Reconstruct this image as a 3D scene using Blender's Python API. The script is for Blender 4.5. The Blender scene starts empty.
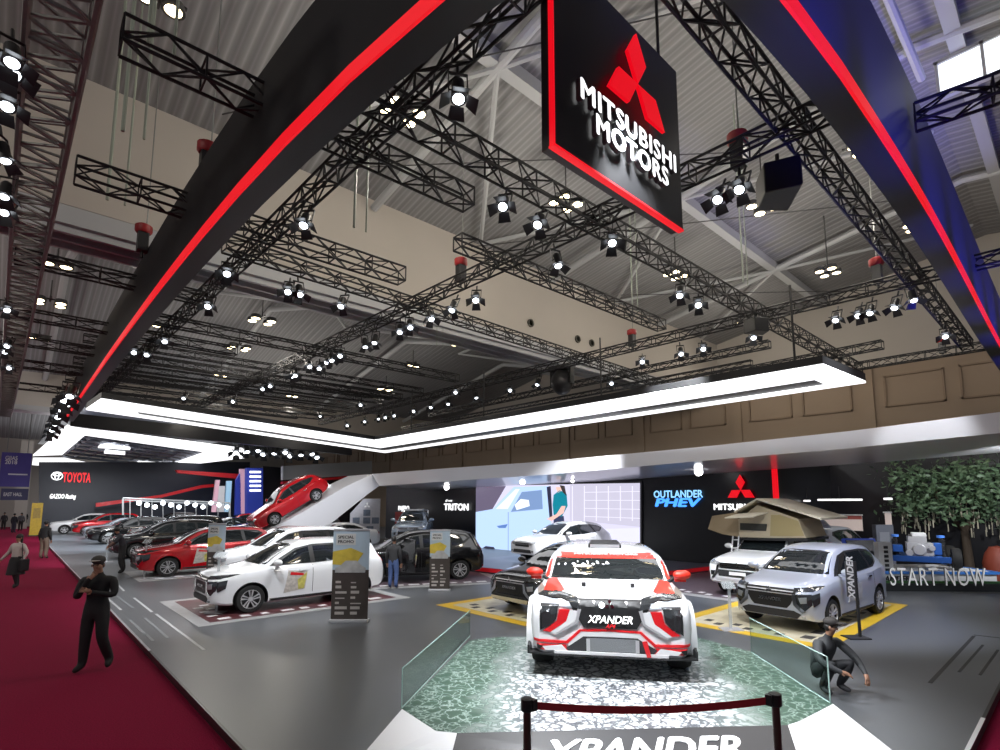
import bpy, bmesh, math, random
import numpy as np
from mathutils import Vector, Matrix
from mathutils.bvhtree import BVHTree
from math import sin, cos, pi, radians, atan, atan2, sqrt, hypot
random.seed(7)
SC = bpy.context.scene
COL = SC.collection
V = Vector

# ------------------------------------------------------------------ camera (1000 x 750 frame, eye 2.5 m above the show platform)
FPX, CXP, CYP, EYE = 535.0, 500.0, 439.0, 2.5
PITCH, YAW = atan(64 / 535.0), radians(42.4)
Fh = V((sin(YAW), cos(YAW), 0)); RT = V((cos(YAW), -sin(YAW), 0)); UPZ = V((0, 0, 1))
FW = Fh * cos(PITCH) + UPZ * sin(PITCH); UPV = -Fh * sin(PITCH) + UPZ * cos(PITCH)
CAM = V((0, 0, EYE))
def ray(x, y): return RT * ((x - CXP) / FPX) + UPV * ((CYP - y) / FPX) + FW
def pz(x, y, z=0.0):
    d = ray(x, y); return CAM + d * ((z - EYE) / d.z)
def pX(x, y, X):
    d = ray(x, y); return CAM + d * (X / d.x)
def pY(x, y, Y):
    d = ray(x, y); return CAM + d * (Y / d.y)
cd = bpy.data.cameras.new('camera'); cam = bpy.data.objects.new('camera', cd); COL.objects.link(cam)
cam.location = CAM; cam.rotation_euler = (pi / 2 + PITCH, 0, -YAW)
cd.sensor_width = 36; cd.lens = 36 * FPX / 1000; cd.shift_y = 0.064; cd.clip_end = 400; cd.clip_start = .05
SC.camera = cam
SC.view_settings.view_transform = 'Standard'; SC.view_settings.look = 'None'
SC.view_settings.gamma = 1; SC.view_settings.use_curve_mapping = False; SC.view_settings.exposure = 0.0
SC.cycles.max_bounces = 6; SC.cycles.diffuse_bounces = 3; SC.cycles.glossy_bounces = 3; SC.cycles.transmission_bounces = 4
SC.cycles.sample_clamp_indirect = 4; SC.cycles.use_denoising = True; SC.cycles.caustics_reflective = False; SC.cycles.caustics_refractive = False

# ------------------------------------------------------------------ materials
MATS = {}
def mat(name, col, rough=.5, metal=0, emit=0, ecol=None, coat=0, spec=.5, bump=0, bscale=40, var=0, vscale=6, alpha=1):
    if name in MATS: return MATS[name]
    m = bpy.data.materials.new(name); m.use_nodes = True; nt = m.node_tree; b = nt.nodes['Principled BSDF']
    c = (col[0], col[1], col[2], 1)
    b.inputs['Base Color'].default_value = c; b.inputs['Roughness'].default_value = rough; b.inputs['Metallic'].default_value = metal
    b.inputs['Specular IOR Level'].default_value = spec; b.inputs['Coat Weight'].default_value = coat; b.inputs['Coat Roughness'].default_value = .04
    b.inputs['Alpha'].default_value = alpha
    if emit:
        e = ecol or col; b.inputs['Emission Color'].default_value = (e[0], e[1], e[2], 1); b.inputs['Emission Strength'].default_value = emit
    if bump or var:
        tc = nt.nodes.new('ShaderNodeTexCoord'); n = nt.nodes.new('ShaderNodeTexNoise'); n.inputs['Detail'].default_value = 4
        nt.links.new(tc.outputs['Object'], n.inputs['Vector'])
        if bump:
            n.inputs['Scale'].default_value = bscale
            bp = nt.nodes.new('ShaderNodeBump'); bp.inputs['Strength'].default_value = bump; bp.inputs['Distance'].default_value = .02
            nt.links.new(n.outputs['Fac'], bp.inputs['Height']); nt.links.new(bp.outputs['Normal'], b.inputs['Normal'])
        if var:
            n2 = nt.nodes.new('ShaderNodeTexNoise'); n2.inputs['Scale'].default_value = vscale; n2.inputs['Detail'].default_value = 5
            nt.links.new(tc.outputs['Object'], n2.inputs['Vector'])
            mx = nt.nodes.new('ShaderNodeMix'); mx.data_type = 'RGBA'
            mx.inputs['A'].default_value = tuple(v * (1 - var) for v in col) + (1,); mx.inputs['B'].default_value = tuple(min(1, v * (1 + var)) for v in col) + (1,)
            nt.links.new(n2.outputs['Fac'], mx.inputs['Factor']); nt.links.new(mx.outputs['Result'], b.inputs['Base Color'])
    MATS[name] = m; return m
def ramp_mat(name, kind, scale, stops, rough=.5, coord='Object', bump=0, vec=(1, 1, 1), coat=0, distortion=0, spec=.5):
    m = bpy.data.materials.new(name); m.use_nodes = True; nt = m.node_tree; b = nt.nodes['Principled BSDF']
    b.inputs['Roughness'].default_value = rough; b.inputs['Coat Weight'].default_value = coat; b.inputs['Specular IOR Level'].default_value = spec
    tc = nt.nodes.new('ShaderNodeTexCoord'); mp = nt.nodes.new('ShaderNodeMapping'); mp.inputs['Scale'].default_value = vec
    nt.links.new(tc.outputs[coord], mp.inputs['Vector'])
    if kind == 'wave':
        n = nt.nodes.new('ShaderNodeTexWave'); out = 'Fac'; n.inputs['Distortion'].default_value = distortion
    elif kind == 'voronoi':
        n = nt.nodes.new('ShaderNodeTexVoronoi'); n.feature = 'DISTANCE_TO_EDGE'; out = 'Distance'
    else:
        n = nt.nodes.new('ShaderNodeTexNoise'); out = 'Fac'; n.inputs['Detail'].default_value = 6
    n.inputs['Scale'].default_value = scale
    nt.links.new(mp.outputs['Vector'], n.inputs['Vector'])
    r = nt.nodes.new('ShaderNodeValToRGB'); els = r.color_ramp.elements
    while len(els) < len(stops): els.new(.5)
    for e, (p, c) in zip(els, stops): e.position = p; e.color = (c[0], c[1], c[2], 1)
    nt.links.new(n.outputs[out], r.inputs['Fac']); nt.links.new(r.outputs['Color'], b.inputs['Base Color'])
    if bump:
        bp = nt.nodes.new('ShaderNodeBump'); bp.inputs['Strength'].default_value = bump; bp.inputs['Distance'].default_value = .05
        nt.links.new(n.outputs[out], bp.inputs['Height']); nt.links.new(bp.outputs['Normal'], b.inputs['Normal'])
    MATS[name] = m; return m
BLACK = mat('black_satin', (.012, .012, .013), .45)
TRUSSM = mat('black_truss_paint', (.01, .01, .011), .6)
GREYTR = mat('grey_aluminium', (.2, .2, .19), .5, .3)
RUBBER = mat('rubber', (.012, .012, .012), .8)
GLASSD = mat('tinted_glass', (.012, .016, .018), .04, spec=.9, coat=.6)
CHROME = mat('chrome', (.75, .76, .78), .12, 1)
SILVER = mat('silver_alloy', (.6, .6, .62), .28, .4)
WHITEP = mat('white_paint', (.8, .81, .83), .25, coat=.8)
SILVP = mat('silver_paint', (.62, .66, .74), .28, .35, coat=.8)
BLACKP = mat('black_paint', (.008, .008, .009), .15, coat=1)
REDP = mat('red_paint', (.5, .006, .012), .22, .2, coat=1)
GREYP = mat('grey_paint', (.3, .33, .38), .25, .4, coat=.8)
BLUEGP = mat('blue_grey_paint', (.42, .5, .6), .25, .4, coat=.8)
REDF = mat('red_film', (.62, .01, .015), .35, coat=.3)
REDPL = mat('red_orange_film', (.72, .03, .015), .35, coat=.3)
WHITEM = mat('white_matt', (.75, .75, .76), .5)
LAMPG = mat('lamp_glass', (.55, .58, .6), .08, .6, coat=1)
LAMPD = mat('dark_lamp', (.06, .065, .07), .15, .6, coat=1, var=.5, vscale=18)
TAIL = mat('tail_lamp', (.45, .005, .01), .15, coat=1)
PLASTIC = mat('dark_plastic', (.02, .02, .022), .55)
AMBER = mat('warm_lamp', (1, .85, .55), emit=9, ecol=(1, .82, .5))
COOL = mat('cool_lamp', (.85, .92, 1), emit=6, ecol=(.85, .92, 1))
LEDW = mat('led_panel', (1, 1, 1), emit=1.5, ecol=(.97, .98, 1))
REDLED = mat('red_led', (.25, .004, .006), emit=.78, ecol=(1, .003, .014))
WHTLED = mat('white_led_letters', (1, 1, 1), emit=1.6)
SKIN = mat('skin', (.36, .19, .12), .55)
DARKHAIR = mat('dark_hair', (.01, .009, .008), .5)

# ------------------------------------------------------------------ tags and mesh builder
def tag(o, label=None, cat=None, group=None, kind=None):
    if label: o['label'] = label
    if cat: o['category'] = cat
    if group: o['group'] = group
    if kind: o['kind'] = kind
    return o
def thing(name, label, cat, loc=(0, 0, 0), rotz=0, group=None):
    o = bpy.data.objects.new(name, None); COL.objects.link(o); o.location = loc; o.rotation_euler = (0, 0, rotz); o.empty_display_size = .1
    return tag(o, label, cat, group)
def link(name, me, parent=None):
    o = bpy.data.objects.new(name, me); COL.objects.link(o); o.parent = parent; return o
def copy_tree(o, parent=None):
    c = o.copy(); COL.objects.link(c); c.parent = parent
    for ch in o.children: copy_tree(ch, c)
    return c
class MB:
    def __init__(s): s.v = []; s.f = []; s.mi = []
    def add(s, vs, fs, mi=0):
        k = len(s.v); s.v += [tuple(v) for v in vs]; s.f += [tuple(i + k for i in f) for f in fs]; s.mi += [mi] * len(fs); return s
    def box(s, c, d, rz=0, M=None, mi=0):
        x, y, z = d[0] / 2, d[1] / 2, d[2] / 2
        vs = [V((a * x, b * y, e * z)) for e in (-1, 1) for b in (-1, 1) for a in (-1, 1)]
        M = M or Matrix.Rotation(rz, 3, 'Z')
        return s.add([M @ v + V(c) for v in vs], [(0, 2, 3, 1), (4, 5, 7, 6), (0, 1, 5, 4), (2, 6, 7, 3), (0, 4, 6, 2), (1, 3, 7, 5)], mi)
    def bb(s, x0, x1, y0, y1, z0, z1, mi=0): return s.box(((x0 + x1) / 2, (y0 + y1) / 2, (z0 + z1) / 2), (abs(x1 - x0), abs(y1 - y0), abs(z1 - z0)), mi=mi)
    def tube(s, p, q, r, n=6, r2=None, cap=True, mi=0):
        p, q = V(p), V(q); d = q - p
        if d.length < 1e-6: return s
        r2 = r if r2 is None else r2
        a = d.orthogonal().normalized(); b = d.normalized().cross(a)
        vs = [p + (a * cos(2 * pi * i / n) + b * sin(2 * pi * i / n)) * r for i in range(n)] + [q + (a * cos(2 * pi * i / n) + b * sin(2 * pi * i / n)) * r2 for i in range(n)]
        fs = [(i, (i + 1) % n, n + (i + 1) % n, n + i) for i in range(n)]
        if cap: fs += [tuple(range(n - 1, -1, -1)), tuple(range(n, 2 * n))]
        return s.add(vs, fs, mi)
    def path(s, pts, r, n=6):
        for a, b in zip(pts, pts[1:]): s.tube(a, b, r, n)
        return s
    def lathe(s, prof, o=(0, 0, 0), axis='Z', n=20, mi=0, cap=True):
        vs = []
        for r, h in prof:
            for i in range(n):
                a = 2 * pi * i / n
                p = {'Z': (r * cos(a), r * sin(a), h), 'Y': (r * cos(a), h, r * sin(a)), 'X': (h, r * cos(a), r * sin(a))}[axis]
                vs.append(V(p) + V(o))
        m = len(prof); fs = [(j * n + i, j * n + (i + 1) % n, (j + 1) * n + (i + 1) % n, (j + 1) * n + i) for j in range(m - 1) for i in range(n)]
        if cap and prof[0][0] > 1e-4: fs.append(tuple(range(n)))
        if cap and prof[-1][0] > 1e-4: fs.append(tuple((m - 1) * n + i for i in range(n)))
        return s.add(vs, fs, mi)
    def prism(s, poly, ext, mi=0):      # poly: 3-D points, ext: extrusion vector
        n = len(poly); e = V(ext)
        vs = [V(p) for p in poly] + [V(p) + e for p in poly]
        return s.add(vs, [tuple(range(n - 1, -1, -1)), tuple(range(n, 2 * n))] + [(i, (i + 1) % n, n + (i + 1) % n, n + i) for i in range(n)], mi)
    def ball(s, c, r, sc=(1, 1, 1), n=12, m=8, mi=0, M=None):
        vs = []; M = M or Matrix.Identity(3)
        for j in range(1, m):
            t = pi * j / m
            for i in range(n):
                a = 2 * pi * i / n; vs.append(M @ V((r * sc[0] * sin(t) * cos(a), r * sc[1] * sin(t) * sin(a), r * sc[2] * cos(t))) + V(c))
        top = len(vs); vs += [M @ V((0, 0, r * sc[2])) + V(c), M @ V((0, 0, -r * sc[2])) + V(c)]
        fs = [(j * n + i, (j + 1) * n + i, (j + 1) * n + (i + 1) % n, j * n + (i + 1) % n) for j in range(m - 2) for i in range(n)]
        fs += [(top, i, (i + 1) % n) for i in range(n)] + [(top + 1, (m - 2) * n + (i + 1) % n, (m - 2) * n + i) for i in range(n)]
        return s.add(vs, fs, mi)
    def mesh(s, name, mats, smooth=False, bevel=0):
        me = bpy.data.meshes.new(name); me.from_pydata(s.v, [], s.f)
        for m in (mats if isinstance(mats, (list, tuple)) else [mats]): me.materials.append(m)
        me.polygons.foreach_set('material_index', s.mi)
        bm = bmesh.new(); bm.from_mesh(me); bmesh.ops.recalc_face_normals(bm, faces=bm.faces)
        if bevel: bmesh.ops.bevel(bm, geom=[e for e in bm.edges if len(e.link_faces) == 2 and e.calc_face_angle(0) > .5], offset=bevel, segments=2, profile=.5, affect='EDGES', clamp_overlap=True)
        bm.to_mesh(me); bm.free()
        if smooth: shade(me)
        return me
    def build(s, name, mats, parent=None, smooth=False, bevel=0):
        return link(name, s.mesh(name, mats, smooth, bevel), parent)
def shade(me, ang=40):
    me.polygons.foreach_set('use_smooth', [True] * len(me.polygons))
    try: me.set_sharp_from_angle(angle=radians(ang))
    except Exception: pass
def struct(name, mb, m, smooth=False, parent=None):
    o = mb.build(name, m, parent, smooth)
    if parent is None: o['kind'] = 'structure'
    return o
def text_mesh(name, body, size, m, ext=.01, shear=0, bold=0, align='CENTER', spacing=1, sx=1, fit=None):
    c = bpy.data.curves.new(name, 'FONT'); c.body = body; c.size = size; c.extrude = ext; c.shear = shear; c.offset = 0
    c.align_x = align; c.align_y = 'CENTER'; c.space_character = spacing; c.resolution_u = 3
    o = bpy.data.objects.new(name, c); COL.objects.link(o)
    dg = bpy.context.evaluated_depsgraph_get(); me = bpy.data.meshes.new_from_object(o.evaluated_get(dg))
    bpy.data.objects.remove(o); bpy.data.curves.remove(c)
    me.materials.clear(); me.materials.append(m)
    if bold > 0:
        bm = bmesh.new(); bm.from_mesh(me); src = bm.faces[:]
        for k, (a, b) in enumerate(((-1, 0), (1, 0), (0, -.8), (0, .8))):
            g = bmesh.ops.duplicate(bm, geom=src)['geom']; bmesh.ops.translate(bm, vec=(a * bold, b * bold, (k + 1) * -.0004), verts=[v for v in g if isinstance(v, bmesh.types.BMVert)])
        bm.to_mesh(me); bm.free()
    if sx != 1: me.transform(Matrix.Diagonal((sx, 1, 1, 1)))
    if fit:
        xs = [v.co.x for v in me.vertices]; ys = [v.co.y for v in me.vertices]; cx, cy = (min(xs) + max(xs)) / 2, (min(ys) + max(ys)) / 2
        me.transform(Matrix.Diagonal((fit[0] / (max(xs) - min(xs)), fit[1] / (max(ys) - min(ys)), 1, 1)) @ Matrix.Translation((-cx, -cy, 0)))
    return me
def frame3(ox, ux, uy):                # 4x4 with text x along ux, text y along uy
    ux, uy = V(ux).normalized(), V(uy).normalized(); uz = ux.cross(uy)
    M = Matrix((ux, uy, uz)).transposed().to_4x4(); M.translation = V(ox); return M
LSIDE = mat('letter_side', (.16, .16, .17), .5)
def text(name, body, size, m, M, parent=None, **k):
    me = text_mesh(name, body, size, m, **k)
    if m.node_tree.nodes['Principled BSDF'].inputs['Emission Strength'].default_value > 0:
        me.materials.append(LSIDE)
        for f in me.polygons:
            if abs(f.normal.z) < .5: f.material_index = 1
    me.transform(M); return link(name, me, parent)
# ------------------------------------------------------------------ cars
def pchip(xs, ys, x):
    xs = np.array(xs, float); ys = np.array(ys, float); h = np.diff(xs); d = np.diff(ys) / h; m = np.zeros(len(xs))
    for i in range(1, len(xs) - 1):
        if d[i - 1] * d[i] > 0:
            w1 = 2 * h[i] + h[i - 1]; w2 = h[i] + 2 * h[i - 1]; m[i] = (w1 + w2) / (w1 / d[i - 1] + w2 / d[i])
    m[0], m[-1] = d[0], d[-1]
    i = np.clip(np.searchsorted(xs, x) - 1, 0, len(xs) - 2); t = (x - xs[i]) / h[i]
    return (2*t**3-3*t**2+1)*ys[i] + (t**3-2*t**2+t)*h[i]*m[i] + (-2*t**3+3*t**2)*ys[i+1] + (t**3-t**2)*h[i]*m[i+1]
# each curve: list of (x, value) with x measured from the nose
SPECS = {
 'mpv': dict(L=4.47, axles=(.86, 3.63), R=.335, wy=.755, arch=.40,
    zt=[(0,.84),(.08,.94),(.3,1.01),(.7,1.07),(1.08,1.14),(1.5,1.40),(1.92,1.60),(2.3,1.68),(2.9,1.71),(3.6,1.68),(4.0,1.63),(4.16,1.55),(4.3,1.28),(4.42,1.05),(4.47,.92)],
    zb=[(0,.80),(.3,.90),(1.08,1.02),(2,1.04),(3.2,1.08),(3.8,1.14),(4.3,1.12),(4.47,.86)],
    zs=[(0,.30),(.4,.22),(1.5,.20),(3.6,.22),(4.3,.30),(4.47,.42)],
    w=[(0,.60),(.08,.74),(.28,.83),(.7,.88),(2.2,.875),(3.6,.885),(4.2,.85),(4.4,.79),(4.47,.72)],
    wr=[(0,.58),(.3,.66),(1.08,.70),(1.92,.60),(2.5,.585),(3.6,.575),(4.1,.56),(4.3,.62),(4.47,.58)],
    ws=[(.70,1.14),(.66,1.2),(.56,1.56),(.3,1.6)],
    side=[(1.28,1.09),(1.45,1.22),(1.95,1.50),(2.4,1.585),(3.3,1.59),(3.85,1.54),(4.02,1.43),(3.8,1.26),(3.5,1.16),(2.6,1.11)],
    panes=[[(1.42,1.12),(1.98,1.46),(2.28,1.53),(2.30,1.13)],[(2.42,1.13),(2.40,1.54),(3.2,1.55),(3.26,1.16)],[(3.36,1.18),(3.32,1.54),(3.8,1.5),(3.9,1.42),(3.7,1.27)]],
    mirror=(1.42,1.12), handles=[(2.1,.94),(3.05,.97)], tail=[(.48,1.24),(.72,1.22),(.78,1.0),(.62,.96)], rear=[(.5,1.27),(.44,1.5)], plate=.78),
 'suv': dict(L=4.79, axles=(.93, 3.73), R=.385, wy=.77, arch=.46,
    zt=[(0,.98),(.06,1.06),(.3,1.12),(.8,1.18),(1.32,1.24),(1.65,1.48),(2.0,1.69),(2.4,1.77),(3.2,1.79),(4.1,1.75),(4.4,1.66),(4.6,1.35),(4.74,1.08),(4.79,.95)],
    zb=[(0,.88),(.3,1.0),(1.3,1.12),(2.2,1.14),(3.4,1.18),(4.4,1.22),(4.79,.9)],
    zs=[(0,.42),(.4,.3),(1.5,.28),(3.7,.3),(4.5,.4),(4.79,.5)],
    w=[(0,.74),(.06,.82),(.3,.89),(.8,.91),(2.4,.90),(3.8,.91),(4.5,.86),(4.79,.76)],
    wr=[(0,.6),(.3,.7),(1.3,.73),(2.0,.64),(2.6,.62),(3.8,.61),(4.4,.59),(4.6,.66),(4.79,.6)],
    ws=[(.72,1.25),(.68,1.31),(.59,1.66),(.3,1.70)],
    side=[(1.55,1.2),(1.7,1.33),(2.05,1.58),(2.5,1.66),(3.6,1.67),(4.2,1.6),(4.3,1.5),(4.0,1.3),(2.8,1.2)],
    panes=[[(1.68,1.22),(2.1,1.55),(2.4,1.61),(2.42,1.22)],[(2.52,1.22),(2.5,1.62),(3.35,1.63),(3.42,1.26)],[(3.52,1.28),(3.46,1.63),(4.08,1.57),(4.15,1.49),(3.9,1.34)]],
    mirror=(1.68,1.24), handles=[(2.22,1.04),(3.2,1.07)], tail=[(.6,1.2),(.8,1.2),(.82,.7),(.7,.7)], rear=[(.54,1.32),(.46,1.58)], plate=.85),
 'crossover': dict(L=4.6, axles=(.93, 3.6), R=.35, wy=.765, arch=.42,
    zt=[(0,.86),(.06,.93),(.3,.99),(.8,1.05),(1.25,1.1),(1.7,1.36),(2.1,1.55),(2.6,1.64),(3.2,1.65),(3.8,1.58),(4.15,1.46),(4.35,1.22),(4.52,1.03),(4.6,.9)],
    zb=[(0,.78),(.3,.88),(1.25,.99),(2.2,1.03),(3.3,1.1),(4.2,1.14),(4.6,.84)],
    zs=[(0,.32),(.4,.24),(1.5,.22),(3.6,.24),(4.4,.34),(4.6,.44)],
    w=[(0,.66),(.06,.76),(.3,.85),(.8,.89),(2.4,.88),(3.7,.89),(4.3,.83),(4.6,.7)],
    wr=[(0,.55),(.3,.66),(1.25,.70),(2.1,.58),(2.7,.56),(3.8,.54),(4.2,.52),(4.4,.6),(4.6,.55)],
    ws=[(.69,1.11),(.64,1.17),(.53,1.5),(.28,1.56)],
    side=[(1.45,1.07),(1.62,1.2),(2.1,1.44),(2.6,1.52),(3.3,1.51),(3.85,1.42),(3.98,1.34),(3.7,1.2),(2.7,1.1)],
    panes=[[(1.6,1.09),(2.12,1.41),(2.45,1.47),(2.47,1.1)],[(2.58,1.1),(2.55,1.48),(3.2,1.47),(3.34,1.16)],[(3.44,1.18),(3.3,1.46),(3.75,1.39),(3.84,1.33),(3.66,1.22)]],
    mirror=(1.62,1.1), handles=[(2.25,.92),(3.15,.96)], tail=[(.45,1.12),(.74,1.12),(.78,.94),(.5,.96)], rear=[(.46,1.2),(.4,1.4)], plate=.75),
 'sedan': dict(L=4.5, axles=(.88, 3.5), R=.32, wy=.75, arch=.38,
    zt=[(0,.72),(.06,.78),(.4,.88),(1.15,.98),(1.6,1.22),(2.05,1.40),(2.5,1.46),(3.0,1.43),(3.5,1.26),(3.9,1.08),(4.3,1.04),(4.45,.98),(4.5,.86)],
    zb=[(0,.66),(.3,.76),(1.15,.88),(2.2,.93),(3.3,.98),(4.2,.98),(4.5,.8)],
    zs=[(0,.28),(.4,.2),(1.5,.18),(3.6,.2),(4.3,.28),(4.5,.36)],
    w=[(0,.64),(.06,.74),(.3,.82),(.8,.87),(2.4,.86),(3.6,.87),(4.2,.82),(4.5,.7)],
    wr=[(0,.52),(.3,.64),(1.15,.68),(2.05,.54),(2.6,.53),(3.2,.53),(3.9,.62),(4.3,.64),(4.5,.55)],
    ws=[(.66,.99),(.62,1.05),(.49,1.34),(.26,1.385)],
    side=[(1.4,.96),(1.58,1.08),(2.05,1.3),(2.5,1.345),(2.95,1.32),(3.4,1.16),(3.5,1.06),(2.6,.985)],
    panes=[[(1.56,.98),(2.06,1.27),(2.36,1.31),(2.38,1.0)],[(2.48,1.0),(2.46,1.31),(2.9,1.29),(3.3,1.14),(3.36,1.06)]],
    mirror=(1.58,.99), handles=[(2.2,.82),(3.1,.86)], tail=[(.45,.98),(.74,.98),(.76,.82),(.5,.84)], rear=[(.5,1.12),(.42,1.28)], plate=.6),
 'race': dict(L=4.6, axles=(.70, 3.62), R=.36, wy=.93, arch=.42,
    zt=[(0,.86),(.05,.91),(.25,.96),(.6,1.0),(1.08,1.06),(1.5,1.23),(1.95,1.34),(2.3,1.385),(2.9,1.42),(3.6,1.41),(4.1,1.36),(4.35,1.15),(4.55,.95),(4.6,.85)],
    zb=[(0,.78),(.25,.86),(1.08,.96),(2,.98),(3.2,1.0),(4.2,1.02),(4.6,.8)],
    zs=[(0,.275),(.4,.26),(1.5,.2),(3.6,.2),(4.3,.28),(4.6,.4)],
    w=[(0,.93),(.06,1.0),(.3,1.06),(.7,1.08),(1.3,1.02),(2.2,1.0),(3.0,1.0),(3.6,1.08),(4.2,1.03),(4.6,.88)],
    wr=[(0,.68),(.3,.76),(1.08,.94),(1.95,.90),(2.5,.84),(3.6,.77),(4.1,.74),(4.35,.74),(4.6,.68)],
    ws=[(.885,1.05),(.875,1.09),(.835,1.28),(.4,1.30)],
    side=[(1.62,1.03),(1.72,1.12),(1.98,1.25),(2.4,1.33),(3.3,1.34),(3.9,1.28),(4.0,1.2),(3.6,1.1),(2.6,1.03)],
    panes=[[(1.72,1.04),(2.04,1.23),(2.3,1.28),(2.32,1.04)],[(2.42,1.04),(2.4,1.3),(3.2,1.31),(3.28,1.07)]],
    mirror=(1.2,1.04), handles=[(2.1,.9),(3.05,.92)], tail=[(.5,1.05),(.8,1.05),(.85,.88),(.6,.88)], rear=[(.6,1.12),(.5,1.3)], plate=.7),
}
SPECS['pickup'] = dict(SPECS['suv'], L=5.2, axles=(.95, 3.95),
    zt=[(0,1.0),(.06,1.08),(.3,1.13),(.8,1.18),(1.32,1.22),(1.65,1.46),(2.0,1.66),(2.4,1.74),(3.0,1.74),(3.25,1.62),(3.4,1.25),(3.5,1.13),(4.6,1.13),(5.1,1.12),(5.2,1.0)],
    zb=[(0,.88),(.3,1.0),(1.3,1.08),(2.2,1.1),(3.4,1.1),(4.6,1.08),(5.2,.94)],
    zs=[(0,.42),(.4,.32),(1.5,.3),(3.9,.34),(4.8,.46),(5.2,.56)],
    w=[(0,.74),(.06,.82),(.3,.89),(.8,.91),(2.4,.90),(4.2,.91),(4.9,.89),(5.2,.84)],
    wr=[(0,.6),(.3,.7),(1.3,.73),(2.0,.64),(2.6,.62),(3.2,.6),(3.5,.78),(4.6,.8),(5.2,.78)],
    side=[(1.55,1.15),(1.7,1.3),(2.05,1.54),(2.5,1.62),(2.95,1.61),(3.15,1.2)],
    panes=[[(1.68,1.18),(2.1,1.5),(2.4,1.57),(2.42,1.18)],[(2.52,1.18),(2.5,1.57),(2.88,1.57),(3.02,1.22)]])
BODYCACHE = {}
def car_body(kind):
    if kind in BODYCACHE: return BODYCACHE[kind]
    s = SPECS[kind]; L = s['L']
    x = np.unique(np.concatenate([np.linspace(0, .3, 8), np.linspace(.3, L - .3, 46), np.linspace(L - .3, L, 8)]))
    C = {k: pchip(*zip(*s[k]), x) for k in ('zt', 'zb', 'zs', 'w', 'wr')}
    C['zb'] = np.minimum(C['zb'], C['zt'] - .03)
    vs = []; n = 26
    for i in range(len(x)):
        zt, zb, zs, w, wr = (C[k][i] for k in ('zt', 'zb', 'zs', 'w', 'wr'))
        h = zb - zs; u = zt - zb; d = min(.075, .45 * u); k = min(1, u / .3)
        wr = min(wr, w * .97 - .02)
        half = [(0, zs), (.55 * w, zs), (.93 * w, zs + .01), (.985 * w, zs + .06), (.985 * w, zs + .28 * h), (w, zs + .55 * h), (w * .995, zs + .78 * h), (.975 * w, zb - .03), (.945 * w, zb + .0)]
        a = (.945 * w, zb); b = (wr, zt - d)
        for t in (.33, .66): half.append((a[0] + (b[0] - a[0]) * t + .012 * k, a[1] + (b[1] - a[1]) * t))
        half += [b, (wr * .9, zt - .028 * k), (wr * .55, zt - .007 * k), (0, zt)]
        ring = half + [(-y, z) for y, z in half[-2:0:-1]]
        n = len(ring); vs += [(x[i], y, z) for y, z in ring]
    m = len(x)
    fs = [(i * n + j, i * n + (j + 1) % n, (i + 1) * n + (j + 1) % n, (i + 1) * n + j) for i in range(m - 1) for j in range(n)]
    fs += [tuple(range(n - 1, -1, -1)), tuple((m - 1) * n + j for j in range(n))]
    me = bpy.data.meshes.new('body'); me.from_pydata(vs, [], fs)
    bm = bmesh.new(); bm.from_mesh(me); bmesh.ops.recalc_face_normals(bm, faces=bm.faces); bm.to_mesh(me)
    tri = bm.copy(); bmesh.ops.triangulate(tri, faces=tri.faces); bvh = BVHTree.FromBMesh(tri); tri.free(); bm.free()
    me.materials.append(WHITEP); me.materials.append(PLASTIC)
    o = link('body', me); cut = MB()
    for ax in s['axles']:
        for sd in (-1, 1):
            y0, y1 = sorted((sd * (s['wy'] - .2), sd * 1.4))
            cut.lathe([(s['arch'], y0), (s['arch'], y1)], (ax, 0, s['R'] + .01), 'Y', 28, mi=1)
    co = cut.build('cutter', [WHITEP, PLASTIC])
    md = o.modifiers.new('b', 'BOOLEAN'); md.operation = 'DIFFERENCE'; md.object = co; md.solver = 'EXACT'
    dg = bpy.context.evaluated_depsgraph_get(); me2 = bpy.data.meshes.new_from_object(o.evaluated_get(dg))
    bpy.data.objects.remove(o); bpy.data.objects.remove(co)
    shade(me2, 35); BODYCACHE[kind] = (me2, bvh); return me2, bvh

def patch(bvh, poly, mode, sd=1, off=.006, name='panel', m=None, parent=None, th=.02, res=.1):
    """A panel that follows the car's skin: poly in (y,z) for front/rear, (x,z) for side, (x,y) for top."""
    P = {'front': lambda a, b: V((-3, a, b)), 'rear': lambda a, b: V((9, a, b)), 'side': lambda a, b: V((a, 3 * sd, b)), 'top': lambda a, b: V((a, b, 5))}[mode]
    D = {'front': V((1, 0, 0)), 'rear': V((-1, 0, 0)), 'side': V((0, -sd, 0)), 'top': V((0, 0, -1))}[mode]
    bm = bmesh.new(); vs = [bm.verts.new(P(*p)) for p in poly]; bm.faces.new(vs)
    bmesh.ops.triangulate(bm, faces=bm.faces[:])
    for _ in range(5):
        es = [e for e in bm.edges if e.calc_length() > res]
        if not es: break
        bmesh.ops.subdivide_edges(bm, edges=es, cuts=1); bmesh.ops.triangulate(bm, faces=bm.faces[:])
    bad = []
    for v in bm.verts:
        h, nrm, i, _ = bvh.ray_cast(v.co, D)
        if h is None:
            bad.append(v); continue
        v.co = h - D * off
    if bad: bmesh.ops.delete(bm, geom=bad, context='VERTS')
    be = [e for e in bm.edges if len(e.link_faces) == 1]
    r = bmesh.ops.extrude_edge_only(bm, edges=be)
    for v in r['geom']:
        if isinstance(v, bmesh.types.BMVert): v.co += D * th
    bmesh.ops.recalc_face_normals(bm, faces=bm.faces)
    me = bpy.data.meshes.new(name); bm.to_mesh(me); bm.free(); me.materials.append(m); shade(me, 30)
    return link(name, me, parent)
def mir(poly): return [(-a, b) for a, b in poly]
WHEELC = {}
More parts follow.
